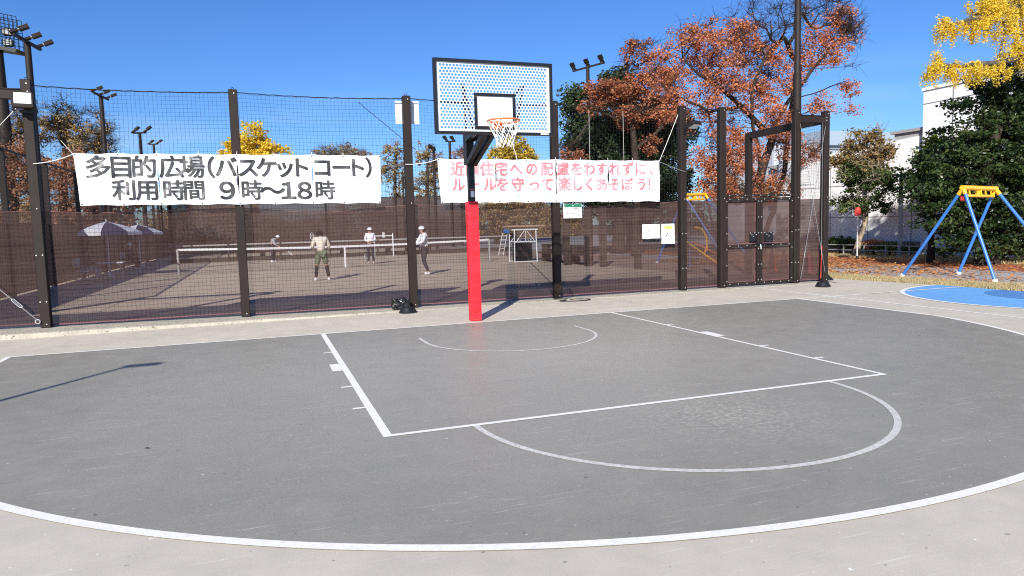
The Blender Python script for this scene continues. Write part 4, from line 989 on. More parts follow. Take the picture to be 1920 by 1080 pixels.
# ------------------------------------------------------------------ park things on the right
p = gp(1607,487); t = thing('capped_stake', (p[0],p[1],0), 'thin pale stake topped by a red cap, in front of the small tree', 'stake')
MB().tube([(0,0,0),(0,0,1.68)], .022, 8).build('stake', MT['cord'], t)
MB().lathe([(.02,1.6),(.10,1.62),(.12,1.72),(.10,1.86),(.04,1.92),(0,1.92)], n=12).build('cap', MT['redp'], t); MB().lathe([(.05,0),(.05,.14),(0,.14)], n=10).build('foot', MT['black'], t)
p = gp(1687,481); t = thing('lamp_post', (p[0],p[1],0), 'pale grey lamp post in front of the white wall, between two trees', 'lamp post')
MB().tube([(0,0,0),(0,0,2.55)], .085, 14).build('pole', MT['steelgrey'], t, True); MB().tube([(0,0,2.5),(0,0,3.1)], .07, 12).build('collar', MT['black'], t); MB().bevbox((0,0,3.12),(1.0,.3,.07),.02,rad(-30)).build('lamp_head', MT['steelgrey'], t)
rl = thing('low_rail', (19.5, 8, 0), 'low thin metal rail along the planting bed', 'rail')
for k in range(18):
    y = -4.5+1.05*k-0; MB().box((0,y-1,.21),(.035,.035,.42)).build('post', MT['steelgrey'], rl)
MB().box((0,3.4,.43),(.035,18,.03)).build('rail', MT['steelgrey'], rl); MB().box((0,3.4,.22),(.02,18,.02)).build('rail', MT['steelgrey'], rl)
p = atx(1867,484,19.4); tag(MB().bevbox((0,0,0),(.03,.32,.2),.005).build('small_sign', mat('yellowish_sign',(.62,.55,.3),.6)), 'small yellowish sign plate on the low rail', 'sign').location = p

# white concrete building
WX = 22.0
def wall_mat():
    m = mat('pale_wall_concrete', (.62,.62,.61), .85, .2); g = G(m)
    n = g.noise(.9, 5, g.map((1,1,1))); st = g.noise(1.4, 4, g.map((1,5,.35)))
    c = g.mix(1.0, (.83,.83,.82), g.ramp(n, [(.3,.88),(.7,1.08)]), 'MULTIPLY'); c = g.mix(1.0, c, g.ramp(st, [(.3,.93),(.6,1.03)]), 'MULTIPLY')
    g.L(c, g.b.inputs['Base Color']); g.bump(g.noise(30, 4), .15, .01); return m
MT['wall'] = wall_mat(); MT['joint'] = mat('dark_joint_gap', (.25,.25,.25), .9)  # even dark grey for the panel joints and the ledge
wb = thing('concrete_building', (WX, 12, 0), 'white concrete building with a taller block, behind the trees at the right', 'building')
wl = MB(); y0, y1 = 10.3, 19.0
wl.add([(0,y0-12,-.05),(0,y1-12,-.05),(0,y1-12,4.35),(0,y0-12,4.78),(9,y0-12,-.05),(9,y1-12,-.05),(9,y1-12,4.35),(9,y0-12,4.78)], [(0,1,2,3),(4,7,6,5),(3,2,6,7),(1,5,6,2),(0,3,7,4)])
wl.build('low_block', MT['wall'], wb)
MB().box((3,-7.7-.0,3.2),(6.4,12.0,6.55)).build('tall_block', MT['wall'], wb); MB().box((3,-7.7,6.52),(6.5,12.1,.12)).build('parapet', MT['wall'], wb)
vt = MB().box((.5,-.9,4.85),(.9,1.5,.25)); vt.box((.5,-.9,5.03),(1.1,1.8,.12)); vt.build('roof_vent', MT['steelgrey'], wb)
jt = MB()
for y in np.arange(10.9, 19, 2.2): jt.box((-.004,y-12,2.1),(.02,.03,4.1))
for z in (1.55, 3.0): jt.box((-.004,(y0+y1)/2-12,z),(.02,y1-y0,.025))
for y in (9.0, 6.8, 4.6): jt.box((-.205,y-12,3.2),(.02,.035,6.4))
for z in (1.55, 3.0, 4.5, 5.95): jt.box((-.205,-7.7,z),(.02,12,.025))
jt.build('panel_joint', MT['joint'], wb); MB().box((-.06,2.6,.48),(.16,8.6,.05)).build('ledge', MT['joint'], wb)
MB().box((-.03,2.6,.22),(.08,8.6,.40)).build('plinth', MT['steelgrey'], wb)
# grey building with outside stairs
sb = thing('stair_building', (30, 30, 0), 'grey building with outside stairs and railed landings behind the red tree', 'building')
P0 = at(1480,300,30); bxx = P0[0]-30
MB().box((bxx+5.0,3.5,3.4),(12,6,6.8)).build('wall', mat('grey_cladding',(.50,.53,.57),.8,.2,noise=.1,nscale=2), sb)
GM = mat('grey_metalwork', (.24,.26,.29), .6, .3); GD = mat('dark_gap', (.04,.045,.05), .8)
for z in (2.6, 5.2):
    MB().box((bxx+4.2,-.3,z),(11.0,1.6,.22)).build('landing', MT['steelgrey'], sb)
for z0_ in (.1, 2.7, 5.3):
    rr_ = MB()
    for k in range(46): rr_.box((bxx-1.2+10.8*k/45,-1.05,z0_+.55),(.05,.03,1.1))
    rr_.box((bxx+4.2,-1.05,z0_+1.12),(10.9,.05,.06)); rr_.build('railing', GM, sb)
for x in (-1.2, 1.3, 3.9, 6.6, 9.4): MB().box((bxx+x,-.95,3.3),(.22,.2,6.6)).build('column', MT['steelgrey'], sb)
for (xa_, za, xb_, zb2) in ((.2,2.7,3.6,5.2),(3.8,.1,.4,2.6)):
    f = MB().bar((bxx+xa_,-.6,za),(bxx+xb_,-.6,zb2),.9,.16); f.build('stair_flight', GD, sb)
for x, z in ((.1,1.4),(2.6,1.4),(.1,4),(5.4,4),(5.4,1.4),(7.8,4),(7.8,1.4)): MB().box((bxx+x,.49,z),(1.3,.04,1.9)).build('window', GD, sb)
MB().box((bxx+6.8,1.0,7.3),(8,2,1.0)).build('roof_screen', mat('blue_grey_screen',(.30,.36,.42),.6), sb)

# ------------------------------------------------------------------ trees
def tree(name, label, cat, base, limbs, blobs, ncl, leaf, lm, bk, trunk_r=.2, group=None, spread=.35, per=60, lsize=.09, twigs=0, seed=1, flat=1.0, gap=0.0, extra=None, aspect=.62, droop=0.0, tmin=.012):
    rn = np.random.default_rng(seed)
    base = np.array(base, float); t = thing(name, tuple(base), label, cat, group)
    # skeleton from limbs
    nodes = [base.copy()]; par = [-1]
    for li in limbs:
        pts = [np.array(q, float) for q in li]; d = [np.linalg.norm(np.array(n)-pts[0]) for n in nodes]; cur = int(np.argmin(d))
        for q in pts:
            st = nodes[cur]; k = max(1, int(np.linalg.norm(q-st)/.5))
            for i in range(1, k+1):
                nodes.append(st+(q-st)*i/k+rn.normal(0, .03, 3)*(i < k)); par.append(cur); cur = len(nodes)-1
    vol = np.array([b[3]*b[4]*b[5] for b in blobs]); pr = vol**.8/np.sum(vol**.8)
    cl = []; 
    tries = 0
    while len(cl) < ncl+twigs and tries < 60000:
        tries += 1
        b = blobs[rn.choice(len(blobs), p=pr)]; v = rn.normal(size=3); v /= np.linalg.norm(v); rr_ = rn.random()**(.42)
        c = np.array(b[:3])+v*rr_*np.array(b[3:6])
        if c[2] < .25: continue
        if gap and (math.sin(c[0]*2.1+seed)+math.sin(c[1]*1.9+2*seed)+math.sin(c[2]*2.7+seed*3)) < -gap: continue
        cl.append(c)
    cl = np.array(cl); ref = nodes[-1] if not limbs else nodes[len(nodes)//2]
    order = np.argsort(np.min(np.linalg.norm(cl[:, None]-np.array(nodes)[None, ::2], axis=2), axis=1))
    tips = []
    arr = np.array(nodes); arr = np.vstack([arr, np.zeros((len(cl)*9+10, 3))]); cnt = len(nodes)
    for o_ in order:
        c = cl[o_]; dd = np.linalg.norm(arr[1:cnt]-c, axis=1)+np.maximum(0, arr[1:cnt, 2]-c[2])*.35; k = int(np.argmin(dd))+1
        st = arr[k]; L = np.linalg.norm(c-st); m = max(1, min(5, int(L/.4))); cur = k
        bend = rn.normal(0, .10*L, 3); bend[2] += .08*L
        for i in range(1, m+1):
            u = i/m; q = st+(c-st)*u+bend*math.sin(math.pi*u)
            arr[cnt] = q; par.append(cur); cur = cnt; cnt += 1
        tips.append(cur)
    w = np.zeros(cnt); 
    for tp_ in tips: w[tp_] += 1
    for i in range(cnt-1, 0, -1): w[par[i]] += w[i]
    w0 = w[0] or 1; rad_ = np.maximum(tmin, trunk_r*(w/w0)**.55)
    # tubes
    ch = [[] for _ in range(cnt)]
    for i in range(1, cnt): ch[par[i]].append(i)
    mb = MB(); stack = [(0, None)]
    while stack:
        s0, pr_ = stack.pop(); chain = [s0] if pr_ is None else [pr_, s0]; cur = s0
        while ch[cur]:
            c_ = sorted(ch[cur], key=lambda q: -w[q]); 
            for q in c_[1:]: stack.append((q, cur))
            cur = c_[0]; chain.append(cur)
        if len(chain) < 2: continue
        rs = [float(rad_[k]) for k in chain]
        if pr_ is not None: rs[0] = min(rs[0], rs[1]*1.3)
        rs[-1] *= .5
        if pr_ is None: rs[0] *= 1.35
        mb.tube([arr[k]-base for k in chain], rs, 7 if rs[0] > .05 else 4, False)
    if twigs:
        for q in cl[ncl:]:
            for _ in range(7):
                d = rn.normal(size=3); d[2] = abs(d[2])*.8; d /= np.linalg.norm(d); L = rn.uniform(.4, .95); mid = q-base+d*L*.5+rn.normal(0,.07,3)
                mb.tube([q-base, mid, q-base+d*L], [.011,.007,.004], 3, False)
                for __ in range(3): e_ = rn.normal(size=3)*.22; mb.tube([mid, mid+e_], [.006,.003], 3, False)
    mb.build('trunk', MT[bk], t, 'all')
    # leaves
    cen = cl[:ncl]; K = per
    if leaf and len(cen):
        sets = [(cen, lm)] if extra is None else [(cen[[not extra[0](c) for c in cen]], lm), (cen[[bool(extra[0](c)) for c in cen]], extra[1])]
        for cc, lm_ in sets:
            if not len(cc): continue
            sz = rn.uniform(.5, 1.5, len(cc)); N = len(cc)*K
            off = rn.normal(size=(N, 3)); off /= np.linalg.norm(off, axis=1)[:, None]; off *= (rn.random(N)**.5)[:, None]*spread*np.repeat(sz, K)[:, None]*np.array([1,1,.75*flat])
            if droop: off[:, 2] -= rn.random(N)**2*droop
            P_ = np.repeat(cc, K, 0)+off-base
            a = rn.normal(size=(N, 3)); a[:, 2] *= .6; a /= np.linalg.norm(a, axis=1)[:, None]
            b = rn.normal(size=(N, 3)); b -= a*np.sum(a*b, 1)[:, None]; b /= np.linalg.norm(b, axis=1)[:, None]
            s = rn.uniform(.6, 1.3, N)[:, None]*lsize/2
            V = np.stack([P_-a*s, P_-b*s*aspect, P_+a*s, P_+b*s*aspect], 1).reshape(-1, 3)
            me = bpy.data.meshes.new('crown'); me.vertices.add(N*4); me.vertices.foreach_set('co', V.ravel().astype(np.float32))
            me.loops.add(N*4); me.loops.foreach_set('vertex_index', np.arange(N*4, dtype=np.int32)); me.polygons.add(N)
            me.polygons.foreach_set('loop_start', np.arange(0, N*4, 4, dtype=np.int32)); me.update(calc_edges=True); me.validate()
            link('crown', me, LM[lm_], t)
    return t
def B(px, py, Y, r, rz=None, ry=None): q = at(px, py, Y); return (q[0], q[1], q[2], r, ry or (r*.75 if Y < 10 else r), rz or r)
def A_(px, py, Y): return tuple(at(px, py, Y))
YC = 14.0
# big cherry
base = A_(1425,440,YC); base = (base[0], YC, 0)
limbs = [[A_(1418,400,YC),A_(1422,345,YC),A_(1438,290,YC),A_(1455,235,YC),A_(1478,190,YC-.3),A_(1510,150,YC-.6),A_(1545,105,YC-.8),A_(1590,55,YC-1),A_(1625,12,YC-1)],
 [A_(1425,300,YC),A_(1412,240,YC-.4),A_(1410,180,YC-.6),A_(1425,130,YC-.8),A_(1448,80,YC-.8),A_(1445,40,YC-.8)],
 [A_(1440,250,YC),A_(1390,200,YC-.5),A_(1350,165,YC-.8),A_(1310,140,YC-1),A_(1280,110,YC-1)],
 [A_(1390,200,YC-.5),A_(1330,210,YC-1),A_(1270,180,YC-1.2),A_(1230,150,YC-1.2)],
 [A_(1478,190,YC-.3),A_(1540,170,YC),A_(1590,150,YC+.3)],[A_(1455,235,YC),A_(1500,215,YC+.3),A_(1570,195,YC+.6)],
 [A_(1420,330,YC),A_(1370,300,YC-.8),A_(1320,310,YC-1.2)], [A_(1430,310,YC),A_(1480,330,YC-.8),A_(1520,330,YC-1.2)]]
bl = [B(1300,95,YC-1,1.15),B(1245,125,YC-1,.75),B(1350,140,YC-1,1.3),B(1260,190,YC-1,.9),B(1325,215,YC-1,1.0),B(1400,90,YC,.95),B(1430,170,YC,1.0),B(1390,250,YC-.6,1.1),B(1345,290,YC-.8,.8),
 B(1560,90,YC-.8,.8),B(1500,120,YC-.4,.8),B(1590,170,YC,.45),B(1540,200,YC,.6),B(1600,205,YC,.3),B(1480,270,YC,.8),B(1370,345,YC-.8,.8),B(1440,355,YC-.6,.7),B(1330,350,YC-1,.6),B(1520,290,YC-.6,.6),B(1600,60,YC-1,.5),B(1575,35,YC-.8,.7),B(1530,75,YC-.6,.6),B(1480,150,YC-.4,.7),B(1450,110,YC-.6,.6),B(1310,300,YC-1,.55),B(1350,330,YC-.9,.8),B(1400,310,YC-.7,.8),B(1330,70,YC-1,.7),B(1380,60,YC-.8,.6),B(1460,230,YC-.8,.8),B(1500,340,YC-.9,.6)]
tree('cherry_tree', 'large cherry tree with red and orange autumn leaves behind the gate', 'tree', base, limbs, bl, 1050, True, 'cherry', 'bark', .22, None, .31, 50, .09, 90, 3, gap=1.5, tmin=.010)
bt = [B(1600,60,YC-1,.75),B(1620,110,YC-.8,.6),B(1450,40,YC-.8,1.1),B(1400,50,YC,.8),B(1510,30,YC,.8),B(1560,20,YC,.8),B(1440,110,YC,.8)]
base2 = (base[0]+.9, YC+1.2, 0)
tree('bare_cherry_tree', 'nearly bare cherry tree rising behind the red-leaved one', 'tree', base2, [[A_(1470,330,YC+1.2),A_(1480,220,YC+1.2),A_(1500,130,YC+1),A_(1470,70,YC)]], bt, 12, True, 'cherry', 'bark', .11, None, .2, 10, .12, 80, 5, tmin=.012)
Y2 = 19.0
b3 = (at(1190,400,Y2)[0], Y2, 0)
tree('cherry_tree', 'smaller rust-leaved cherry tree in front of the dark evergreen', 'tree', b3, [[A_(1195,350,Y2),A_(1190,280,Y2),A_(1180,200,Y2),A_(1150,120,Y2)],[A_(1190,280,Y2),A_(1240,240,Y2),A_(1270,200,Y2)],[A_(1187,240,Y2),A_(1130,210,Y2),A_(1100,190,Y2)]],
  [B(1140,175,Y2,1.1,.6),B(1200,160,Y2,1.0,.7),B(1250,210,Y2,.8),B(1180,215,Y2,1.0,.6),B(1110,200,Y2,.6,.4),B(1225,270,Y2,.5),B(1195,100,Y2,.8),B(1240,140,Y2,.7),B(1075,290,Y2,.7,.5),B(1080,340,Y2,.7)], 260, True, 'cherry2', 'bark', .17, None, .32, 60, .115, 70, 8, gap=1.5)
Y3 = 22.0
tree('evergreen_tree', 'dark evergreen tree behind the right banner and light mast', 'tree', (at(1160,400,Y3)[0], Y3, 0), [[A_(1160,330,Y3),A_(1160,220,Y3)]],
  [B(1085,200,Y3,1.0),B(1150,170,Y3,1.2),B(1120,260,Y3,1.6),B(1200,240,Y3,1.8),B(1250,250,Y3,1.3),B(1160,330,Y3,2.2),B(1240,330,Y3,1.6),B(1075,180,Y3,.5),B(1290,240,Y3,.5)], 620, True, 'ever', 'bark', .35, None, .55, 100, .18, 0, 9, tmin=.02)
tree('autumn_tree', 'thin pink-brown autumn tree right below the backboard corner', 'tree', (at(1085,400,24)[0]-1.2, 24, 0), [[A_(1070,340,24),A_(1065,270,24)]],
  [B(1080,280,24,.9),B(1070,320,24,1.0),B(1105,250,24,.6)], 60, True, 'rust', 'barkg', .14, None, .3, 26, .12, 30, 12)
Y4 = 53
tree('ginkgo_tree', 'golden ginkgo tree seen below the backboard behind the hoop net', 'tree', (at(960,400,Y4)[0], Y4, 0), [[A_(962,330,Y4),A_(965,280,Y4)]],
  [B(960,290,Y4,1.7,1.4),B(935,300,Y4,1.2),B(990,300,Y4,1.3),B(960,265,Y4,1.2),B(965,350,Y4,2.0)], 260, True, 'ginkgo2', 'barkg', .3, None, .5, 60, .24, 0, 14)
Y5 = 52
tree('ginkgo_tree', 'bright yellow ginkgo tree above the left banner, right of its fence post', 'tree', (at(475,400,Y5)[0], Y5, 0), [[A_(475,330,Y5),A_(470,260,Y5)]],
  [B(468,270,Y5,1.7,1.5),B(440,285,Y5,1.2,.8),B(500,280,Y5,1.4,.9),B(475,250,Y5,.9),B(525,282,Y5,.7,.5),B(475,330,Y5,2.6)], 260, True, 'ginkgo', 'barkg', .3, None, .5, 60, .25, 0, 15)
tree('autumn_tree', 'distant brown treetop just above the left banner', 'tree', (at(640,400,66)[0], 66, 0), [[A_(640,330,66),A_(640,295,66)]],
  [B(610,288,66,1.6,.8),B(650,286,66,1.8,.9),B(680,292,66,1.2,.6)], 70, True, 'brown', 'barkg', .3, None, .5, 30, .2, 70, 16)
def at_group(label, px, Y, blobs, n, lm, seed, tw=20, per=36, spread=.5, ls=.2, tr=.22, name='autumn_tree', gap=1.2):
    tree(name, label, 'tree', (at(px,420,Y)[0], Y, 0), [[A_(px,350,Y),A_(px+3,280,Y)]], blobs, n, True, lm, 'bark', tr, 'autumn trees beyond the tennis courts', spread, per, ls, tw, seed, gap=gap, tmin=.02)
at_group('dark olive tree between the banners, left of the middle post', 740, 64, [B(740,290,64,1.7),B(735,330,64,2.0),B(755,360,64,2.0)], 120, 'brown', 21)
at_group('reddish tree between the banners, right of the middle post', 800, 63, [B(800,290,63,1.5),B(810,330,63,2.0),B(795,365,63,2.0),B(820,310,63,1.2)], 150, 'brown', 22, 50)
at_group('dark red shrub-like tree under the left edge of the backboard', 868, 64, [B(868,300,64,1.4),B(880,285,64,1.0),B(850,320,64,1.4)], 70, 'rust', 23, 30)
YL = 42
at_group('tall brown and olive tree behind the left fence, nearest the left edge', 20, YL, [B(-10,240,YL,1.6),B(30,235,YL,1.4),B(60,250,YL,1.2),B(10,290,YL,1.5)], 130, 'olive', 25, 60, 30, .42, .13)
at_group('tall olive tree behind the left fence post', 120, YL+2, [B(100,215,YL+2,1.3),B(125,235,YL+2,1.5),B(95,260,YL+2,1.3),B(150,265,YL+2,1.0)], 130, 'olive', 26, 60, 30, .42, .13)
at_group('airy brown tree just left of the banner and light mast', 180, YL+1, [B(170,235,YL+1,1.1),B(190,250,YL+1,.9),B(160,290,YL+1,1.3),B(200,280,YL+1,.7)], 70, 'olive', 27, 90, 30, .42, .13)
at_group('red-brown tree low behind the left fence, near the edge', 25, YL-4, [B(15,300,YL-4,1.6),B(50,310,YL-4,1.4),B(0,350,YL-4,1.8),B(60,350,YL-4,1.6)], 170, 'rust', 28, 30, 40, .45, .16)
at_group('red-brown tree low behind the left fence, beside the banner', 115, YL-4, [B(100,310,YL-4,1.5),B(125,300,YL-4,1.0),B(110,355,YL-4,1.8),B(150,350,YL-4,1.6)], 170, 'rust', 29, 30, 40, .45, .16)
at_group('dark red tree mass behind the left banner corner', 200, YL, [B(200,345,YL,1.8),B(240,350,YL,1.8)], 100, 'rust', 30, 20)
# background trees right of centre seen through the mesh and under the cherry
at_group('low olive tree behind the gate header', 1420, 24, [B(1380,365,24,1.3,1.0),B(1440,360,24,1.2,1.0),B(1500,350,24,1.2),B(1340,360,24,.8)], 130, 'topbrown', 31, 10, 46, .4, .14, name='olive_tree')
at_group('low dark tree under the evergreen behind the notices', 1180, 26, [B(1120,370,26,2.0,1.6),B(1200,370,26,2.0,1.5),B(1260,360,26,1.2)], 150, 'ever', 32, 10, 60, .5, .18, name='evergreen_tree')
at_group('autumn tree seen through the mesh left of the umpire stand', 930, 50, [B(900,400,50,2.5,2.0),B(950,400,50,2.5,2.0),B(1000,400,50,2.0,1.8)], 130, 'brown', 33, 20, 40, .6, .22)
at_group('dark tree seen through the mesh behind the notices', 1200, 40, [B(1150,410,40,1.6),B(1220,410,40,2.6,2.0),B(1290,400,40,2.0)], 150, 'ever', 34, 5, 60, .6, .22, name='evergreen_tree')
# small tree in front of the wall
YI = 12.0
bI = (gp(1621,476)[0]-1.4, gp(1621,476)[1]-.9, 0)
XI = bI[0]
def Bx(px, py, X, r, rz=None): q = atx(px, py, X); return (q[0], q[1], q[2], r, r, rz or r)
tree('small_tree', 'small bushy tree with yellowing top in front of the white wall', 'tree', bI, [[atx(1622,415,XI),atx(1622,340,XI),atx(1620,290,XI)]],
  [Bx(1622,330,XI,.95,.7),Bx(1590,345,XI,.8),Bx(1660,345,XI,.8,.6),Bx(1600,385,XI,.7,.4),Bx(1640,385,XI,.7,.4),Bx(1620,285,XI,.75),Bx(1580,300,XI,.6),Bx(1650,290,XI,.6),Bx(1640,258,XI,.35,.5),Bx(1600,262,XI,.35,.4),Bx(1570,370,XI,.5),Bx(1690,335,XI,.45,.3)], 240, True, 'green', 'barkp', .11, None, .26, 52, .115, 14, 41,
  extra=(lambda c: c[2] > 3.55+.25*math.sin(c[1]*3), 'topbrown'), gap=1.6)
# big evergreen on the right
YJ = 4.4
bJ = (at(1850,480,YJ)[0], YJ, 0)
tree('evergreen_tree', 'large dense dark evergreen behind the swing frame at the right edge', 'tree', bJ, [[A_(1850,420,YJ),A_(1852,330,YJ),A_(1870,220,YJ)]],
  [B(1875,175,YJ,1.0,.8),B(1850,225,YJ,1.3),B(1910,200,YJ,1.2),B(1960,220,YJ,1.5),B(1820,290,YJ,1.3),B(1890,300,YJ,1.7),B(1960,320,YJ,1.6),B(1790,350,YJ,1.3),B(1860,380,YJ,1.7),B(1930,400,YJ,1.8),B(1775,410,YJ,1.0),B(1830,440,YJ,1.2),B(1900,450,YJ,1.4),B(1745,345,YJ,.75),B(1960,440,YJ,1.2),B(1885,140,YJ,.5)],
  760, True, 'everJ', 'bark', .28, None, .36, 95, .115, 0, 43, flat=.55, tmin=.016, extra=(lambda c: c[2] > 4.2 and (c[1] > YJ+.8) and False, 'lime'))
YM = 6.2
tree('small_tree', 'light green young tree at the left side of the large evergreen', 'tree', (at(1745,470,YM)[0], YM, 0), [[A_(1745,380,YM),A_(1748,310,YM)]],
  [B(1750,290,YM,.75,.5),B(1775,300,YM,.8,.6),B(1730,325,YM,.7),B(1715,350,YM,.55),B(1760,350,YM,.9),B(1750,262,YM-.0,.35,.25)], 170, True, 'green', 'bark', .1, None, .26, 60, .11, 0, 44, extra=(lambda c: c[2] > 3.55, 'lime'))
# overhanging ginkgo, trunk outside the frame at the right
YG = 3.0
bG = (at(2010,480,YG)[0], YG, 0)
LG = [[A_(2005,400,YG),A_(1995,250,YG),A_(1985,120,YG),A_(1980,20,YG),A_(1975,-80,YG)],
 [A_(1985,120,YG),A_(1930,110,YG),A_(1870,118,YG),A_(1800,125,YG),A_(1750,120,YG)],
 [A_(1980,20,YG),A_(1930,10,YG),A_(1870,22,YG),A_(1815,36,YG),A_(1780,50,YG)],
 [A_(1978,-20,YG),A_(1920,-30,YG),A_(1860,-30,YG)],[A_(1985,90,YG),A_(1930,70,YG),A_(1890,60,YG)]]
BG = [B(1752,133,YG,.32,.30),B(1790,134,YG,.42,.25),B(1830,130,YG,.42,.26),B(1870,125,YG,.4,.26),B(1778,45,YG,.40,.42),B(1760,70,YG,.22,.28),B(1830,45,YG,.5,.36),B(1870,30,YG,.6,.5),B(1915,45,YG,.6,.6),B(1900,90,YG,.5,.35),B(1940,100,YG,.6,.5),B(1850,5,YG,.6,.4),B(1900,-10,YG,.8,.5),B(1960,30,YG,.7,.7),B(1760,108,YG,.25,.2)]
tree('ginkgo_tree', 'ginkgo with bright yellow leaves overhanging from the upper right corner', 'tree', bG, LG, BG, 330, True, 'ginkgo', 'barkg', .18, None, .13, 120, .052, 0, 45, droop=.26, tmin=.008)
# shrubs
def shrub(px, py, X, r, h, lm, label, seed, n=60):
    q = atx(px, py, X); b = (q[0], q[1], 0)
    tree('shrub', label, 'shrub', b, [[(b[0],b[1],h*.4)]], [(b[0],b[1],h*.55,r,r*1.3,h*.42)], n, True, lm, 'bark', .04, 'shrubs in the planting bed', .13, 34, .075, 0, seed, tmin=.006)
shrub(1575,465,20.9,.7,.75,'green','green shrub beside the right corner post',51,110); shrub(1600,466,20.9,.6,.55,'green','green shrub left of the small tree trunk',52,70)
shrub(1638,468,20.6,.45,.65,'rust','reddish shrub right of the small tree trunk',53); shrub(1668,470,20.4,.45,.5,'lime','pale green shrub left of the lamp post',54); shrub(1705,476,20.2,.4,.4,'green','low shrub right of the lamp post',55,40)
shrub(1770,482,19.9,.7,.3,'lime','low bright green shrub behind the swing leg',56,70); shrub(1880,480,20.1,.6,.6,'green','green shrub under the large evergreen near the sign',57,70)
# far tree masses closing the horizon
def mass(label, x0, x1, Y, h, lm, seed, n=500):
    rn = np.random.default_rng(seed); N = n*60; V = []
    cx = rn.uniform(x0, x1, n); cz = rn.random(n)**.8*h*(.75+.25*np.sin(cx*.35+seed)); cy = Y+rn.uniform(-1.5, 1.5, n)
    P_ = np.repeat(np.stack([cx, cy, cz], 1), 60, 0)+rn.normal(0, .55, (N, 3)); P_[:, 2] = np.maximum(P_[:, 2], .05)
    a = rn.normal(size=(N, 3)); a /= np.linalg.norm(a, axis=1)[:, None]; b = np.cross(a, rn.normal(size=(N, 3))); b /= np.linalg.norm(b, axis=1)[:, None]; s = .17
    V = np.stack([P_-a*s, P_-b*s*.6, P_+a*s, P_+b*s*.6], 1).reshape(-1, 3)
    me = bpy.data.meshes.new('woodland'); me.from_pydata(V.tolist(), [], np.arange(N*4).reshape(-1, 4).tolist()); o = link('woodland', me, LM[lm]); tag(o, label, 'woodland', None, 'stuff')
mass('far brown woodland beyond the tennis courts', -30, 38, 76, 5.0, 'brown', 61, 700)
mass('dark hedge mass behind the left tennis fence', -26, -12.5, 48, 4.0, 'rust', 62, 260)

# leaf litter and dry grass
def scatter(name, label, n, region, size, lm, seed, upright=False, z=.0):
    rn = np.random.default_rng(seed); P_ = []
    while len(P_) < n:
        x, y, k = region(rn)
        if k: P_.append((x, y))
    P_ = np.array(P_); N = len(P_); yaw = rn.uniform(0, 6.28, N); s = size*rn.uniform(.6, 1.4, N)
    c, sn = np.cos(yaw), np.sin(yaw); tl = rn.normal(0, .35, (N, 2))
    if not upright:
        cr = [(-1,0,0),(0,-.6,0),(1,0,0),(0,.6,0)]; V = np.zeros((N, 4, 3))
        for i, (a, b, _) in enumerate(cr):
            V[:, i, 0] = P_[:, 0]+s*(a*c-b*sn); V[:, i, 1] = P_[:, 1]+s*(a*sn+b*c); V[:, i, 2] = z+s*.45*(1+a*tl[:, 0]+b*tl[:, 1]).clip(0, 2)
        fs = np.arange(N*4).reshape(-1, 4)
    else:
        V = np.zeros((N, 3, 3)); w = .12
        V[:, 0, :2] = P_-np.stack([c, sn], 1)*(s*w)[:, None]; V[:, 1, :2] = P_+np.stack([c, sn], 1)*(s*w)[:, None]; V[:, 2, :2] = P_+tl*s[:, None]*1.6; V[:, 2, 2] = s; V[:, :2, 2] = z-.01
        fs = np.arange(N*3).reshape(-1, 3)
    me = bpy.data.meshes.new(name); me.from_pydata(V.reshape(-1, 3).tolist(), [], fs.tolist())
    return tag(link(name, me, LM[lm]), label, name.replace('_', ' '), None, 'stuff')
def rl1(rn):
    x = rn.uniform(11.8, 18.6); y = rn.uniform(-1.5, 14); d = math.exp(-max(0, 7.5-y)/4.5)*.95+.12
    pat = .5+.5*math.sin(x*1.7+y*.8)*math.sin(y*1.1-x*.6)
    if 16 < x: d *= .45
    return x, y, rn.random() < d*(.35+.65*pat)
scatter('leaf_litter', 'orange fallen leaves covering the gravel behind the corner post', 11000, rl1, .05, 'litter', 71)
def rl2(rn): x = rn.uniform(18.3, 21.5); y = rn.uniform(-1, 17); return x, y, True
scatter('leaf_litter', 'pale fallen leaves along the planting bed', 2500, rl2, .05, 'litter', 72)
def rg(rn):
    y = rn.uniform(-3, 5.2); x0_ = 10.98 if y < .6 else 10.98-(y-.6)*.143 if y < 3.6 else 10.5-(y-3.6)*.4; x1_ = 12.25-(y*.13 if y > 0 else 0); x = rn.uniform(x0_-.04, x1_+.1)
    return x, y, rn.random() < .6+.4*math.sin(x*6+y*3)
scatter('dry_grass', 'strip of straw-coloured dry grass at the edge of the concrete', 15000, rg, .055, 'grass', 73, True)
def rg2(rn): return rn.uniform(18.3, 19.6), rn.uniform(-1, 17), True
scatter('dry_grass', 'yellowish dry grass in front of the low rail', 5000, rg2, .08, 'grass', 74, True)
for k, (a, b, l) in enumerate(((1182,566,'small dark leaf on the concrete right of the hoop'),(887,614,'tiny dark leaf at the court edge'),(275,843,'small dark leaf lying on the left court surface'))):
    p = gp(a, b); o = MB().add([(-.02,0,.002),(0,-.012,.008),(.024,.002,.004),(.003,.013,.009)], [(0,1,2,3)]).build('fallen_leaf', MT['wood']); o.location = (p[0], p[1], .008); tag(o, l, 'leaf')

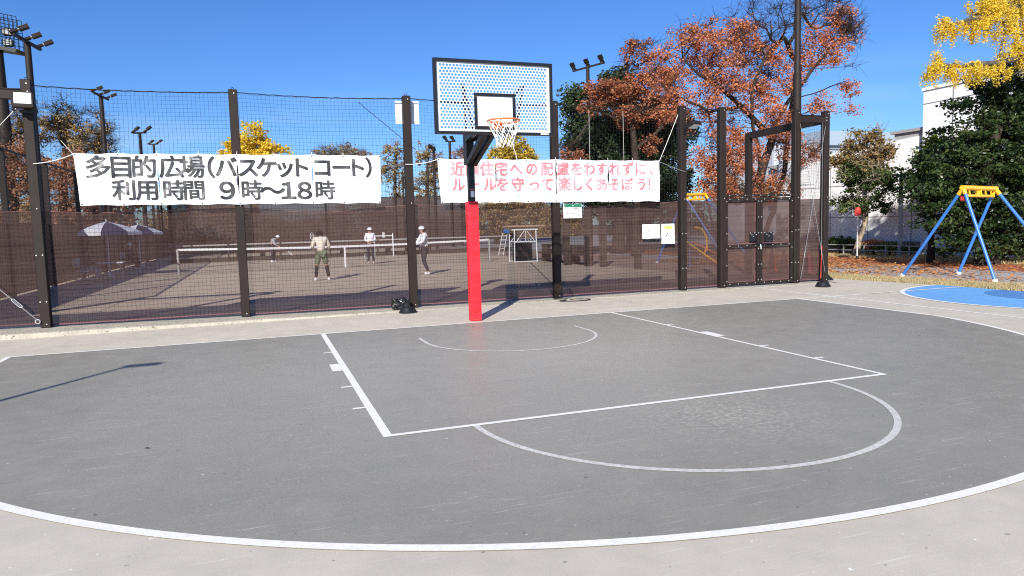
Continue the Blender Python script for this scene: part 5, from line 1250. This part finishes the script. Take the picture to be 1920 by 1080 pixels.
# ------------------------------------------------------------------ light and sky
EL, AZ = rad(29.5), rad(32)
sun = bpy.data.lights.new('sun', 'SUN'); sun.energy = 4.2; sun.angle = rad(.5); sun.color = (1, .955, .89)
so_ = bpy.data.objects.new('sun', sun); C.objects.link(so_)
dv_ = Vector((math.sin(AZ)*math.cos(EL), math.cos(AZ)*math.cos(EL), -math.sin(EL)))
so_.rotation_euler = dv_.to_track_quat('-Z', 'Y').to_euler()
w = bpy.data.worlds.new('World'); S.world = w; w.use_nodes = True; nt = w.node_tree; bg = nt.nodes['Background']
sk = nt.nodes.new('ShaderNodeTexSky'); sk.sky_type = 'NISHITA'; sk.sun_disc = False; sk.sun_elevation = EL; sk.sun_rotation = AZ+math.pi; sk.air_density = 1.0; sk.dust_density = .25; sk.ozone_density = 2.0; sk.altitude = 50
hs2 = nt.nodes.new('ShaderNodeHueSaturation'); hs2.inputs['Saturation'].default_value = 1.12; hs2.inputs['Hue'].default_value = .5
nt.links.new(sk.outputs[0], hs2.inputs['Color'])
tcw = nt.nodes.new('ShaderNodeTexCoord'); mp = nt.nodes.new('ShaderNodeMapping'); mp.inputs['Scale'].default_value = (1.2, 1.2, 9)
nt.links.new(tcw.outputs['Generated'], mp.inputs['Vector']); nw = nt.nodes.new('ShaderNodeTexNoise'); nw.inputs['Scale'].default_value = 2.6; nw.inputs['Detail'].default_value = 6; nt.links.new(mp.outputs[0], nw.inputs['Vector'])
rw = nt.nodes.new('ShaderNodeValToRGB'); rw.color_ramp.elements[0].position = .5; rw.color_ramp.elements[0].color = (0,0,0,1); rw.color_ramp.elements[1].position = .8; rw.color_ramp.elements[1].color = (.35,.35,.35,1)
nt.links.new(nw.outputs['Fac'], rw.inputs['Fac'])
sz = nt.nodes.new('ShaderNodeSeparateXYZ'); nt.links.new(tcw.outputs['Generated'], sz.inputs[0])
lo = nt.nodes.new('ShaderNodeMapRange'); lo.inputs[1].default_value = .08; lo.inputs[2].default_value = .22; lo.inputs[3].default_value = 1; lo.inputs[4].default_value = 0; nt.links.new(sz.outputs[2], lo.inputs[0])
mm = nt.nodes.new('ShaderNodeMath'); mm.operation = 'MULTIPLY'; nt.links.new(rw.outputs[0], mm.inputs[0]); nt.links.new(lo.outputs[0], mm.inputs[1])
mxw = nt.nodes.new('ShaderNodeMix'); mxw.data_type = 'RGBA'; nt.links.new(mm.outputs[0], mxw.inputs[0]); sm = nt.nodes.new('ShaderNodeMix'); sm.data_type = 'RGBA'; sm.blend_type = 'MULTIPLY'; sm.inputs[0].default_value = 1; sm.inputs[7].default_value = (.33,.505,.80,1); nt.links.new(hs2.outputs[0], sm.inputs[6]); nt.links.new(sm.outputs[2], mxw.inputs[6]); mxw.inputs[7].default_value = (4.5, 5.2, 6.0, 1)
nt.links.new(mxw.outputs[2], bg.inputs['Color']); bg.inputs['Strength'].default_value = .1
S.view_settings.view_transform = 'Standard'; S.view_settings.look = 'None'; S.view_settings.exposure = .86; S.view_settings.gamma = 1; S.view_settings.use_curve_mapping = False
S.cycles.transparent_max_bounces = 24; S.cycles.max_bounces = 6; S.cycles.use_denoising = False; S.cycles.pixel_filter_type = 'BLACKMAN_HARRIS'; S.cycles.filter_width = 1.1
